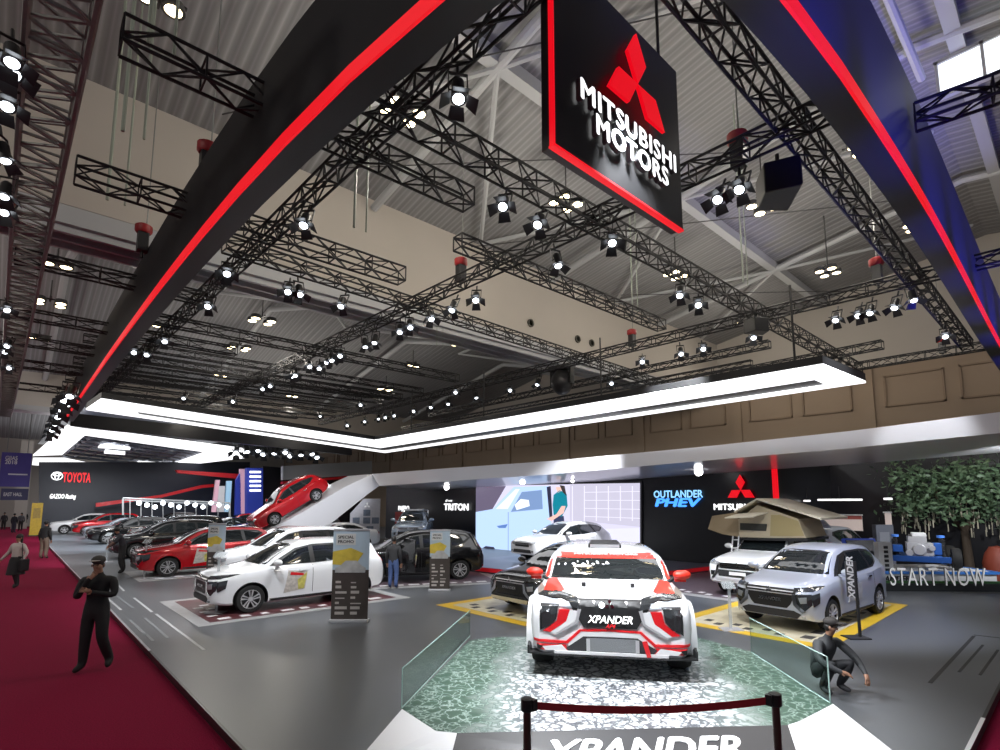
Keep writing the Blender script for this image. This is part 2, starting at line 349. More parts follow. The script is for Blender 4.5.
def wheel_meshes(R, style):
    k = (R, style)
    if k in WHEELC: return WHEELC[k]
    t = MB(); w = .11 if style != 'race' else .14
    t.lathe([(R * .66, -w), (R * .93, -w), (R, -w * .6), (R, w * .6), (R * .93, w), (R * .66, w), (R * .66, -w)], axis='Y', n=28, cap=False)
    tm = t.mesh('tyre', RUBBER, True)
    r = MB(); q = R * .69
    r.lathe([(q, -w * .9), (q, w * .92), (q * .93, w * .95), (q * .9, w * .7), (q * .9, w * .1), (.001, w * .1)], axis='Y', n=28, mi=1)
    r.lathe([(q * .99, w * .85), (q * 1.0, w * 1.0), (q * .92, w * 1.0), (q * .91, w * .8)], axis='Y', n=28, cap=False)
    for i in range(5):
        for da in (-.2, .2):
            a = 2 * pi * i / 5 + .3
            r.prism([(q * .16 * cos(a + da * 2), w * .72, q * .16 * sin(a + da * 2)), (q * .95 * cos(a + da - .09), w * .84, q * .95 * sin(a + da - .09)), (q * .95 * cos(a + da + .09), w * .84, q * .95 * sin(a + da + .09)), (q * .2 * cos(a + da * 2 + .35), w * .72, q * .2 * sin(a + da * 2 + .35))], (0, w * .2, 0))
    r.lathe([(.001, w * 1.0), (q * .2, w * .96), (q * .22, w * .7)], axis='Y', n=12)
    rm = r.mesh('rim', [SILVER, PLASTIC], True)
    WHEELC[k] = (tm, rm); return WHEELC[k]
def car(kind, paint, label, loc, rotz, name='car', cat='car', group=None, z=0, front='xp', far=False, sc=None):
    s = SPECS[kind]; root = thing(name, label, cat, (loc[0], loc[1], z), rotz, group); root.scale = sc or (1, 1, 1)
    me, bvh = car_body(kind); b = link('body', me.copy(), root); b.data.materials[0] = paint
    def P(nm, poly, mode, m, sd=1, off=.006, **k): return patch(bvh, poly, mode, sd, off, nm, m, root, **k)
    wsp = s['ws']; P('windshield', wsp + [(-y, z_) for y, z_ in wsp[::-1]], 'front', GLASSD, off=.008)
    rr = s['rear']; P('rear_window', [(rr[0][0], rr[0][1]), (rr[1][0], rr[1][1]), (-rr[1][0], rr[1][1]), (-rr[0][0], rr[0][1])], 'rear', GLASSD)
    for sd in (-1, 1):
        P('window_trim', s['side'], 'side', BLACK, sd, .005)
        for pn in s['panes']: P('side_window', pn, 'side', GLASSD, sd, .01)
        P('tail_light', [(a * (1 if sd > 0 else -1), c) for a, c in s['tail']], 'rear', TAIL, off=.012)
        mx, mz = s['mirror']; w = s['w'][3][1]; mm = MB()
        big = kind == 'race'
        wo = w + (.13 if kind != 'race' else .02); mm.ball((mx - .02, sd * wo, mz + .07), .12, (.75, 1.15, .7 if kind != 'race' else .55), M=Matrix.Rotation(-sd * .2, 3, 'Z')); mm.box((mx + .05, sd * (w + .0), mz - .01), (.08, .16, .04))
        mm.build('mirror', paint if kind != 'race' else REDPL, root, True)
        if not far:
            for hx, hz in s['handles']:
                P('door_handle', [(hx - .1, hz - .018), (hx + .1, hz - .012), (hx + .1, hz + .02), (hx - .1, hz + .018)], 'side', CHROME if paint is not WHITEP else paint, sd, .03, th=.03)
            P('sill_trim', [(s['axles'][0] + .43, .235), (s['axles'][1] - .43, .245), (s['axles'][1] - .43, .31), (s['axles'][0] + .43, .3)], 'side', PLASTIC, sd, .01)
            for dx in (2.0 if kind != 'race' else 1.5, s['panes'][0][3][0] + .05, s['panes'][1][3][0] + .08):
                P('door_seam', [(dx - .006, .36), (dx + .006, .36), (dx + .006, s['panes'][0][0][1] - .06), (dx - .006, s['panes'][0][0][1] - .06)], 'side', BLACK, sd, .002, th=.005) if dx != 2.0 else None
        for ax in s['axles']:
            tm, rm = wheel_meshes(s['R'], 'race' if kind == 'race' else 'road')
            t = link('wheel', tm, root); t.location = (ax, sd * s['wy'], s['R']); t.rotation_euler = (0, 0, 0 if sd > 0 else pi)
            link('rim', rm, t)
    P('license_plate', [(-.22, s['plate'] - .05), (.22, s['plate'] - .05), (.22, s['plate'] + .05), (-.22, s['plate'] + .05)], 'rear', WHITEM, off=.015)
    F = 'front'
    if front == 'xp':
        hl = [(.50, .80), (.76, .82), (.77, .60), (.66, .47), (.53, .62)]
        for sd in (-1, 1):
            P('headlight_side', [(.10, .80), (.34, .84), (.30, .64), (.14, .56)], 'side', LAMPD, sd, .012)
            P('running_light_side', [(.12, .93), (.30, .955), (.62, .965), (.34, .90), (.14, .885)], 'side', LAMPD, sd, .014)
        P('grille', [(-.52, .90), (.52, .90), (.50, .80), (.40, .58), (.33, .50), (-.33, .50), (-.40, .58), (-.50, .80)], F, BLACK, off=.012)
        P('bumper_intake', [(-.60, .40), (-.46, .46), (.46, .46), (.60, .40), (.52, .31), (-.52, .31)], F, PLASTIC, off=.012)
        P('bumper_lip', [(-.66, .285), (.66, .285), (.60, .245), (-.60, .245)], F, SILVER, off=.012)
        for k in (1, -1):
            Q = (lambda p: p) if k > 0 else mir
            P('headlight', Q(hl), F, LAMPD, off=.014); P('headlight_lens', Q([(.56, .74), (.70, .76), (.70, .64), (.60, .62)]), F, LAMPG, off=.02)
            P('running_light', Q([(.46, .93), (.70, .95), (.79, .90), (.77, .865), (.50, .865)]), F, LAMPD, off=.02)
            P('chrome_bar', Q([(.44, .80), (.50, .80), (.53, .62), (.68, .46), (.62, .43), (.46, .58)]), F, CHROME if paint is not WHITEP else paint, off=.022)
            P('fog_light', Q([(.60, .37), (.66, .37), (.66, .32), (.60, .32)]), F, LAMPG, off=.018)
        for zz in (.86, .80): P('grille_bar', [(-.47, zz), (.47, zz), (.46, zz - .02), (-.46, zz - .02)], F, SILVER, off=.018)
        logo(bvh, root, 0, .855, .075, CHROME)
        if not far: fronttext(bvh, root, 'XPANDER', .1, .66)
    elif front == 'pajero':
        P('grille', [(-.50, .96), (.50, .96), (.46, .80), (-.46, .80)], F, BLACK, off=.012)
        for zz in (.95, .89, .84): P('grille_bar', [(-.5, zz), (.5, zz), (.5, zz - .025), (-.5, zz - .025)], F, CHROME, off=.02)
        P('lower_grille', [(-.56, .76), (.56, .76), (.52, .58), (-.52, .58)], F, PLASTIC, off=.014)
        P('skid_plate', [(-.66, .53), (.66, .53), (.58, .46), (-.58, .46)], F, SILVER, off=.012)
        P('license_plate', [(-.22, .72), (.22, .72), (.22, .63), (-.22, .63)], F, WHITEM, off=.03)
        for k in (1, -1):
            Q = (lambda p: p) if k > 0 else mir
            P('headlight', Q([(.48, .98), (.72, 1.02), (.80, .98), (.76, .90), (.52, .90)]), F, LAMPG, off=.014)
            P('chrome_bar', Q([(.50, .90), (.56, .88), (.62, .66), (.72, .52), (.66, .50), (.55, .64)]), F, CHROME, off=.018)
            P('fog_light', Q([(.62, .72), (.74, .72), (.74, .60), (.66, .60)]), F, LAMPD, off=.016)
        logo(bvh, root, 0, .915, .08, CHROME)
    elif front == 'gen':
        z0 = s['zt'][0][1]
        P('grille', [(-.42, z0 - .06), (.42, z0 - .06), (.40, z0 - .22), (-.40, z0 - .22)], F, BLACK, off=.012)
        P('grille_bar', [(-.42, z0 - .1), (.42, z0 - .1), (.42, z0 - .14), (-.42, z0 - .14)], F, CHROME, off=.02)
        P('bumper_intake', [(-.5, z0 - .34), (.5, z0 - .34), (.54, z0 - .48), (-.54, z0 - .48)], F, PLASTIC, off=.012)
        for k in (1, -1):
            Q = (lambda p: p) if k > 0 else mir
            P('headlight', Q([(.44, z0 - .04), (.70, z0 + .02), (.72, z0 - .08), (.46, z0 - .16)]), F, LAMPG, off=.014)
            P('fog_light', Q([(.56, z0 - .36), (.66, z0 - .36), (.66, z0 - .44), (.56, z0 - .44)]), F, LAMPG, off=.014)
    return root, bvh
def logo(bvh, root, y, z, r, m, name='emblem'):
    mb = MB(); h = bvh.ray_cast(V((-3, y, z)), V((1, 0, 0)))[0]; x = (h.x if h else 0) - .03
    for k in range(3):
        a = pi / 2 + k * 2 * pi / 3; d = V((0, -cos(a), sin(a))); e = V((0, -cos(a + pi / 2), sin(a + pi / 2))); o = V((x, y, z))
        mb.prism([o, o + d * r * .5 + e * r * .29, o + d * r, o + d * r * .5 - e * r * .29], (-.012, 0, 0))
    return mb.build(name, m, root)
def fronttext(bvh, root, body, size, z, m=None, shear=.25, bold=.002, dx=-.03):
    h = bvh.ray_cast(V((-3, 0, z)), V((1, 0, 0)))[0]; x = (h.x if h else 0) + dx
    return text('lettering', body, size, m or CHROME, frame3((x, 0, z), (0, -1, 0), (0, 0, 1)), root, shear=shear, bold=bold, ext=.006)
def heading(dx, dy): return atan2(-dy, -dx)        # the nose points along local -x
# ------------------------------------------------------------------ the hall
CARPET = ramp_mat('red_carpet', 'noise', 60, [(.3, (.17, .004, .028)), (.7, (.27, .007, .045))], .95, spec=.1, bump=.15)
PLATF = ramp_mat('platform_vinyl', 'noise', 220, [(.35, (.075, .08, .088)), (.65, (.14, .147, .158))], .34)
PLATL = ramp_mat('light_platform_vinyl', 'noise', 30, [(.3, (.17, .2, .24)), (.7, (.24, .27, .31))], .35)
ROOFM = ramp_mat('corrugated_roof', 'wave', .9, [(.1, (.2, .2, .205)), (.5, (.3, .3, .305)), (.9, (.22, .22, .225))], .6, bump=.6)
CREAM = mat('cream_wall', (.47, .43, .38), .8, var=.06, vscale=.6, bump=.05, bscale=30)
TAN = mat('tan_wall', (.33, .25, .18), .8, var=.08, vscale=.8)
TANP = mat('tan_panel', (.27, .195, .135), .7, var=.08, vscale=2)
PALEG = mat('pale_grey_steel', (.42, .43, .44), .5)
BOOTHB = mat('booth_black', (.006, .006, .009), .35)
NAVY = mat('navy_panel', (.012, .016, .03), .4)
WHITEG = mat('white_gloss', (.72, .72, .76), .3, coat=.4)

struct('floor', MB().bb(-26, 34, -14, 84, -.3, -.1), CARPET)
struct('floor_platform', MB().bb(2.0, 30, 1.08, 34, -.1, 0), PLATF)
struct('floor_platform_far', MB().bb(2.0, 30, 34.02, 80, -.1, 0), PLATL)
e = MB(); e.bb(1.965, 1.998, 1.05, 80, -.1, .004); struct('trim_1', e, mat('edge_trim', (.02, .02, .02), .3))
e = MB(); e.bb(1.96, 2.0, 11, 80, .004, .012); struct('trim_2', e, SILVER)
e = MB(); e.bb(2.0, 30, 1.045, 1.078, -.1, .006); struct('trim_3', e, BLACK)
e = MB(); e.bb(5.5, 8.6, 1.04, 1.08, .006, .014); struct('trim_5', e, WHITEM)
# roof: sloping bays that run along the aisle, a deep cream gable between them
def roofstrip(name, pts, x0=-12, x1=30):
    m = MB(); n = len(pts)
    m.add([(x0, y, z) for y, z in pts] + [(x1, y, z) for y, z in pts] + [(x0, y, z + .12) for y, z in pts] + [(x1, y, z + .12) for y, z in pts],
          [(i, i + 1, n + i + 1, n + i) for i in range(n - 1)] + [(2 * n + i, 3 * n + i, 3 * n + i + 1, 2 * n + i + 1) for i in range(n - 1)])
    return struct(name, m, ROOFM)
roofstrip('ceiling', [(-9, 12.4), (2, 13.9), (14.1, 11.7)])
roofstrip('ceiling_far', [(15.3, 9.6), (27, 12.6), (40.1, 9.9)])
roofstrip('ceiling_distant', [(41.3, 9.2), (60, 12), (82, 9.4)])
struct('wall_gable', MB().bb(-12, 30, 14.0, 14.3, 8.75, 11.9), CREAM)
struct('wall_gable_far', MB().bb(-12, 30, 40.0, 40.3, 8.0, 10.2), CREAM)
g = MB(); g.bb(-12, 30, 14.02, 15.4, 8.35, 8.75)
for y in (14.15, 14.6, 15.05): g.bb(-12, 30, y, y + .1, 8.2, 8.36)
struct('beam_gutter', g, PALEG)
struct('beam_gutter_far', MB().bb(-12, 30, 40, 41.4, 7.7, 8.0), PALEG)
struct('wall_right', MB().bb(30, 30.4, -9, 82, -.1, 14), CREAM)
struct('wall_back', MB().bb(-12, 30, 80, 80.4, -.1, 10), CREAM)
w = MB()
w.bb(29.7, 30.0, -9, 80, -.1, 8.9)
for k in range(12):
    y0 = -6 + k * 6.2; w.bb(29.55, 29.72, y0, y0 + .5, 2, 8.9)
struct('wall_right_panelling', w, TAN)
w = MB()
for k in range(12):
    y0 = -6 + k * 6.2 + .5
    for a in (.4, 3.1):
        for (p0, p1, q0, q1) in ((a, a + 2.2, 8.3, 8.38), (a, a + 2.2, 6.9, 6.98), (a, a + .08, 6.9, 8.38), (a + 2.12, a + 2.2, 6.9, 8.38)): w.bb(29.6, 29.71, y0 + p0, y0 + p1, q0, q1)
struct('trim_4', w, TANP)
rf = lambda y: 13.9 - (y - 2) * (2.2 / 12.1) if y > 2 else 13.9 + (y - 2) * (1.5 / 11)
for nm, y0 in (('ridge_beam', 8.3), ('ridge_beam', 1.2)):
    m = MB(); m.bb(-12, 30, y0 - .15, y0 + .15, rf(y0) - .35, rf(y0) - .02); o = struct('beam_purlin', m, PALEG)
for k, x in enumerate((7.5, 15.5, 23.5)):      # roof frames
    m = MB(); m.tube((x, 13.9, 11.4), (x, 2, 13.6), .12, 8); m.tube((x, 2, 13.6), (x, -8.8, 12.1), .12, 8)
    m.tube((x, 8.3, 12.4), (x + 4, 2.2, 13.5), .07, 6); m.tube((x, 8.3, 12.4), (x + 4, 13.6, 11.5), .07, 6); m.tube((x, 8.3, 12.4), (x - 4, 13.6, 11.5), .07, 6)
    struct('beam_rafter', m, PALEG)
for k, x in enumerate((1, 9, 17, 25)):
    m = MB(); m.tube((x, 15.4, 9.3), (x, 27, 12.2), .14, 8); m.tube((x, 27, 12.2), (x, 39.9, 9.6), .14, 8); m.tube((x, 20, 10.4), (x + 4, 27, 12.2), .07); m.tube((x + 4, 27, 12.2), (x + 8, 20, 10.4), .07)
    struct('beam_rafter_far', m, PALEG)
RODS = mat('tie_rod', (.06, .06, .06), .6)
for a, b in (((11, 13.5, 11.2), (19, 2, 11.2)), ((3, 13, 11.6), (10, 4, 12.6)), ((6, 12.8, 11.5), (14, 6, 12.2)), ((19, 13, 11.5), (29, 4, 11.8))):
    struct('beam_tie_rod', MB().tube(a, b, .018, 6), RODS)
# roof window strip on the right
a = pz(938, 80, 13.0)
w = MB(); w.bb(a.x - .08, a.x + .02, -4, a.y, 12.5, 13.35); struct('window_1', w, mat('daylight_glass', (.9, .95, 1), .2, emit=1.3, ecol=(.9, .96, 1)))
w = MB(); w.bb(a.x - .14, a.x - .0, -4, a.y + .05, 12.42, 12.5); w.bb(a.x - .14, a.x, -4, a.y + .05, 13.33, 13.42)
for k in range(5): w.bb(a.x - .14, a.x + .04, a.y - .03 - k * .85, a.y + .03 - k * .85, 12.45, 13.4)
struct('window_frame', w, PALEG)
w = MB(); w.tube((a.x - .5, a.y + .25, 12.9), (a.x - 6, a.y + .35, 13.2), .09, 8); struct('beam_downpipe', w, PALEG)
w = MB()
for (x, y) in ((531, 323), (578, 339), (592, 343)):
    p = pY(x, y, 13.95); w.lathe([(.16, 13.99), (.16, 13.93), (.11, 13.93), (.11, 13.99)], (p.x, 0, p.z), 'Y', 16)
struct('trim_vents', w, mat('vent_dark', (.08, .075, .06), .6))

# ------------------------------------------------------------------ trusses
TRS = []
def truss(p, q, label, s=.34, group=None, m=None, bay=.40, r=.023, name='lighting_truss', twist=0, full=True):
    s = s * .74 if m is None else s; m = m or TRUSSM; p, q = V(p), V(q); d = q - p; L = d.length; TRS.append((p, q, s))
    t = d.normalized(); sd = t.cross(UPZ).normalized(); up = sd.cross(t)
    root = thing(name, label, 'truss', p, 0, group)
    cs = [(-1, -1), (1, -1), (1, 1), (-1, 1)]
    O = lambda c, u: sd * (c[0] * s / 2) + up * (c[1] * s / 2) + t * u
    for c in cs: MB().tube(O(c, 0), O(c, L), r, 6).build('chord', m, root)
    b = MB(); n = max(2, int(round(L / bay)))
    for i in range(n + 1):
        u = L * i / n
        for a in range(4):
            c0, c1 = cs[a], cs[(a + 1) % 4]
            if i % 2 == 0 or i in (0, n): b.tube(O(c0, u), O(c1, u), r * .62, 4, cap=False)
            if i < n:
                x, y = (c0, c1) if (i + a) % 2 else (c1, c0)
                b.tube(O(x, u), O(y, L * (i + 1) / n), r * .62, 4, cap=False)
    b.build('bracing', m, root)
    return root
ZT = 7.5
truss((8.35, 1.1, ZT), (8.75, -1.5, ZT), 'short black truss end sticking out beyond the blue-lit right fascia')
truss((3.35, 2.6, ZT), (2.68, 34.5, ZT), 'long black truss running just inside the red-striped left fascia', .32)
truss((7.35, 1.25, ZT), (6.8, 34, ZT), 'long black truss over the middle of the stand, full of spotlights')
truss((14.6, .7, ZT), (14.0, 32, ZT), 'long black truss over the right half of the stand, above the screen side')
truss((20.1, 4, ZT), (21.5, 26, ZT), 'thin black truss ending in mid-air above the white light band')
truss((22.7, .9, ZT), (22.7, 5.4, ZT), 'short black truss between the light band corner and the right fascia')
truss((17.4, 6.4, ZT), (17.4, 25, ZT), 'black truss with spotlights hung low behind the dark loudspeaker', .3)
truss((2.5, 5.55, ZT), (23.2, 5.45, ZT), 'black cross truss with three warm lamps running to the light band corner', .42)
truss((3.6, 2.3, ZT + .15), (22.2, 2.2, ZT), 'black cross truss just behind the big hanging logo sign', .38)
truss((.5, 6.58, ZT), (5.25, 6.52, ZT), 'short black truss with green slings crossing behind the left fascia', .4)
truss((6.0, 7.78, ZT), (13.3, 7.76, ZT), 'black truss starting beside the red hoist over the middle bay', .36)
truss((.35, 9.9, ZT), (6.05, 9.85, ZT), 'short black truss ending in front of the cream gable wall', .42)
truss((2.7, 10.9, ZT), (21.9, 11.9, ZT), 'long black cross truss below the cream gable wall', .36)
for k, (y, x0, x1) in enumerate(((14.3, -.3, 3.2), (16.8, 2.5, 13), (18.7, -.4, 5.2), (21.9, -.6, 13), (25.6, -.6, 7.5), (30.6, -.6, 12))):
    truss((x0, y, ZT), (x1, y, ZT), 'dark cross truss in the far bay beyond the cream gable', .36, 'cross trusses of the far bay', bay=.7)
for k in range(7):
    truss((1.5, 23.5 + k * 2.0, 8.3), (15.5, 23 + k * 2.0, 8.3), 'thin dark truss in the dense rows above the white light band', .34, 'dense truss rows of the far stands', bay=.9)
for k in range(3):
    truss((16.2 + k * 1.6, 6.5, 6.7 - .1 * k), (16.2 + k * 1.6, 26, 6.7 - .1 * k), 'slender dark pipe truss hung right above the right leg of the light band', .2, 'pipe trusses above the light band', bay=.6, r=.018)
truss((.02, 5.0, ZT), (-.5, 40, ZT), 'grey aluminium truss along the far left edge with blue spotlights', .5, m=GREYTR, bay=.32, r=.034)
# ------------------------------------------------------------------ curved fascias, hanging sign, light band
def fascia(name, label, pts, zb, zt, nrm, th, mface):
    root = thing(name, label, 'fascia', (pts[0][0], pts[0][1], zb)); o = V((pts[0][0], pts[0][1], zb))
    def sweep(nm, z0, z1, d0, d1, m):
        b = MB(); n = len(pts); vs = []
        for x, y in pts:
            for d, z in ((d0, z0), (d1, z0), (d1, z1), (d0, z1)): vs.append(V((x + nrm[0] * d, y + nrm[1] * d, z)) - o)
        fs = [(4 * i + j, 4 * i + (j + 1) % 4, 4 * i + 4 + (j + 1) % 4, 4 * i + 4 + j) for i in range(n - 1) for j in range(4)] + [(3, 2, 1, 0), tuple(4 * (n - 1) + j for j in range(4))]
        b.add(vs, fs); return b.build(nm, m, root, True)
    sweep('panel', zb + .01, zt, .0, -th, mface); sweep('soffit', zb - .02, zb + .02, 0, -th, BLACK)
    sweep('led_strip', zb - .03, zb + .13, .03, 0, REDLED)
    return root
def curve(ctrl, n=24):
    xs, ys = zip(*ctrl); t = np.linspace(xs[0], xs[-1], n); return list(zip(t, pchip(xs, ys, t)))
cl = curve([(1.6, 2.5), (3.18, 2.2), (5.25, 1.98), (8.15, 1.84), (12.46, 1.76), (20, 1.72), (33, 1.72)])
FASC = mat('fascia_charcoal', (.018, .018, .021), .7, spec=.2)
fascia('overhead_fascia', 'huge black overhead fascia with a red light line above the left aisle', [(x, y) for y, x in cl], 6.45, 7.85, (-1, 0), .3, FASC)
cr = curve([(2.6, 1.42), (4.27, 1.29), (5.53, 1.22), (9.62, 1.15), (18.5, 1.2), (24, 1.2)])
fascia('overhead_fascia', 'huge blue-lit black overhead fascia with a red light line above the right aisle', [(x, y) for x, y in cr], 6.45, 8.2, (0, -1), .28, mat('fascia_blue_tint', (.02, .022, .06), .5))  # black fascia with some of its blue light tinted into the colour
# hanging logo sign
S = thing('hanging_sign', 'black hanging sign with red diamonds and white MOTORS lettering', 'sign', (4.62, 3.05, 5.8)); sx0, sx1, sz0, sz1 = 3.47, 5.80, 5.84, 7.95
o = MB().bb(sx0 - 4.62, sx1 - 4.62, 0, .16, 0, sz1 - sz0).build('board', BLACK, S)
e = MB(); e.bb(sx0 - 4.637, sx0 - 4.622, -.012, .05, -.02, 2.1); e.bb(sx0 - 4.637, sx1 - 4.62, -.012, .06, -.022, 0); e.build('led_edge', REDLED, S)
for k, ang in enumerate((90, 210, 330)):
    a = radians(ang); d = V((cos(a), 0, sin(a))); q = V((-sin(a), 0, cos(a))); c = pY(635, 86, 3.0) - V((4.62, 3.05, 5.8)); r = .62
    MB().prism([c, c + d * r * .5 + q * r * .29, c + d * r, c + d * r * .5 - q * r * .29], (0, -.04, 0)).build('diamond', REDLED, S)
SQ = lambda x, y: pY(x, y, 3.0) - V((4.62, 3.05, 5.8))
text('lettering', 'MITSUBISHI', .40, WHTLED, frame3(SQ(631, 131), (1, 0, 0), (0, 0, 1)), S, bold=.014, spacing=1.1, ext=.03, fit=(SQ(678, 164).x - SQ(585, 100).x, .23))
text('lettering', 'MOTORS', .40, WHTLED, frame3(SQ(633, 154), (1, 0, 0), (0, 0, 1)), S, bold=.014, spacing=1.1, ext=.03, fit=(SQ(669, 177).x - SQ(598, 130).x, .23))
for x in (-.9, .9): MB().tube((x, .08, 2.1), (x, .08, 5.6), .02).build('hanger', BLACK, S)
# white light band (L-shaped)
ZL = 5.2
def hp(x, y, z): p = pz(x, y, z); return V((p.x, p.y, z))
def slab(poly, z0, z1): return MB().prism([V((p.x, p.y, z0)) for p in poly], (0, 0, z1 - z0))
A, B, Cc, D, E, F = [hp(*q, ZL) for q in ((101, 400), (374, 441), (823, 366), (866, 383), (385, 453), (86, 410))]
L = thing('light_band', 'long white glowing L-shaped light band hung over the cars', 'light', (B.x, B.y, ZL))
off = V((B.x, B.y, ZL))
def lb(nm, poly, z0, z1, m): return MB().prism([V((p.x - off.x, p.y - off.y, z0)) for p in poly], (0, 0, z1 - z0)).build(nm, m, L)
def mixp(a, b, t): return a + (b - a) * t
A2, B2, C2 = mixp(A, F, .5), mixp(B, E, .54), mixp(Cc, D, .5); A3, B3, C3 = mixp(A, F, .82), mixp(B, E, .87), mixp(Cc, D, .87)
C2b = mixp(C2, B2, .03); C3b = mixp(C3, B3, .03); A2b = mixp(A2, B2, .09); A3b = mixp(A3, B3, .10)
lb('light_panel', [A, B, B2, A2], 0, .05, LEDW); lb('light_panel', [B, Cc, C2, B2], 0, .05, LEDW)
lb('light_panel', [A3, B3, E, F], 0, .05, LEDW); lb('light_panel', [B3, C3, D, E], 0, .05, LEDW)
lb('light_panel', [C2b, C2, C3, C3b], 0, .05, LEDW); lb('light_panel', [A2, A2b, A3b, A3], 0, .05, LEDW)
lb('frame', [A, B, E, F], .06, .22, BLACK); lb('frame', [B, Cc, D, E], .06, .22, BLACK)
for k, t in enumerate((.08, .35, .65, .95)):
    p = mixp(B, Cc, t) + (D - Cc) * .4 - off; MB().tube((p.x, p.y, .2), (p.x, p.y, 2.2), .025).build('hanger', BLACK, L)
# ------------------------------------------------------------------ stage lights
def make_light():
    r = thing('stage_light', 'black spotlight with open barn doors', 'spotlight')
    b = MB(); b.lathe([(.07, .34), (.095, .3), (.1, .12), (.125, .02), (.125, -.02), (.1, -.02)], n=14); b.build('housing', BLACK, r, True)
    MB().ball((0, 0, -.02), .09, (1, 1, .5), n=14, m=8).build('lens', COOL, r, True)
    y = MB(); y.bb(-.15, -.135, -.02, .02, .1, .48); y.bb(.135, .15, -.02, .02, .1, .48); y.bb(-.15, .15, -.02, .02, .47, .49); y.tube((0, 0, .48), (0, 0, .68), .025); y.tube((-.14, 0, .14), (.14, 0, .14), .012); y.build('yoke', BLACK, r)
    for k in range(4):
        a = k * pi / 2; d = V((cos(a), sin(a), 0)); t = V((-sin(a), cos(a), 0)); z = V((0, 0, 1))
        MB().prism([d * .12 - t * .1 - z * .02, d * .12 + t * .1 - z * .02, d * .27 + t * .13 - z * .13, d * .27 - t * .13 - z * .13], d * .008).build('barn_door', BLACK, r)
    return r
LP = make_light(); used = [0]
RL = random.Random(21)
def stage_light(p, label, group, tilt=None, sc=1.0):
    o = LP if not used[0] else copy_tree(LP); used[0] = 1
    o.location = p; o['label'] = label; o['group'] = group; o.scale = (sc, sc, sc)
    aim = (CAM - V(p)).normalized() * RL.uniform(.35, .8) + V((RL.uniform(-.25, .25), RL.uniform(-.25, .25), -.75))
    e_ = aim.to_track_quat('-Z', 'Y').to_euler(); o.rotation_euler = e_; return o
def hung(pts, z, label, group, sc=.75, snap=True):
    for x, y in pts:
        best = None
        for zz in np.linspace(5.6, 7.0, 29):          # slide along the sight line until the lamp hangs right under a truss
            P = pz(x, y, float(zz))
            for a, b, s in TRS:
                ab = b - a; t = (P - a).dot(ab) / ab.length_squared
                if not 0 <= t <= 1: continue
                c = a + ab * t; dz = c.z - s / 2 - .64 * sc - P.z; d = hypot(c.x - P.x, c.y - P.y); k = d * 2 + abs(dz)
                if best is None or k < best[0]: best = (k, P, c, d, s)
        k, P, c, d, s = best
        if d < .5 and snap: P = V((P.x + (c.x - P.x) * .6, P.y + (c.y - P.y) * .6, c.z - s / 2 - .60 * sc))
        else: P = pz(x, y, z)
        stage_light(P, label, group, sc=sc)
hung([(458, 92), (296, 218), (227, 279)], 6.75, 'spotlight hanging from the truss beside the left fascia', 'spotlights on the left inner truss')
hung([(504, 199), (538, 224), (612, 244), (680, 295), (698, 307)], 6.75, 'spotlight with barn doors on the cross truss below the hanging sign', 'spotlights on the front cross truss')
hung([(719, 208), (740, 207), (558, 269), (476, 299), (452, 309), (432, 316), (410, 334), (400, 333), (375, 340), (366, 351), (338, 353), (332, 358), (327, 368), (319, 372), (310, 367), (295, 379), (291, 374), (284, 353), (270, 388), (262, 387)], 6.8, 'spotlight in the row on the long truss over the middle of the stand', 'spotlights on the middle truss')
hung([(870, 314), (859, 319), (836, 327), (753, 340), (704, 355), (682, 355), (642, 367), (611, 384), (537, 389), (510, 396), (476, 404), (455, 393), (449, 408), (430, 411), (414, 413), (395, 426), (386, 421), (378, 422), (364, 423), (347, 426), (360, 413)], 6.8, 'spotlight in the row on the long truss over the right half', 'spotlights on the right truss')
hung([(341, 313), (198, 301), (165, 340), (147, 352), (133, 366), (299, 322), (233, 400), (320, 428), (183, 408)], 6.75, 'small spotlight hanging among the far trusses', 'spotlights in the far bay')
hung([(947, 358), (918, 347), (898, 345)], 6.9, 'small spotlight on the truss by the right wall', 'spotlights by the right wall')
hung([(12, 62), (13, 74), (7, 106), (5, 160), (4, 196), (4, 212), (7, 310), (7, 346), (5, 352), (9, 368)], 6.9, 'spotlight clamped to the grey truss at the left edge', 'spotlights on the grey truss', .7, False)
hung([(70, 396), (67, 404), (62, 410), (58, 417), (55, 424), (52, 430), (50, 435), (64, 400)], 6.0, 'spotlight in the bright row at the far end of the left fascia', 'spotlights at the far end of the left fascia', 1.2, False)
a_, b_ = pY(230, 449, 40), pY(335, 449, 40); z_ = (a_.z + b_.z) / 2; truss((a_.x, 40.02, 7.0), (b_.x, 40.02, 7.0), 'dark truss with tiny spotlights behind the light band', .4, r=.035)
for k in range(10): stage_light(V((pY(236 + k * 9 + (k % 3) * 2, 455, 40).x, 40.0, 6.0 + .12 * (k % 3))), 'tiny spotlight under the far stand beyond the light band', 'spotlights of the far stand', sc=1.8)
a_, b_ = pz(73, 391, 6.6), pz(51, 432, 6.6); truss(a_, b_, 'short dark truss crowded with lamps at the far end of the left fascia', .3, r=.03)
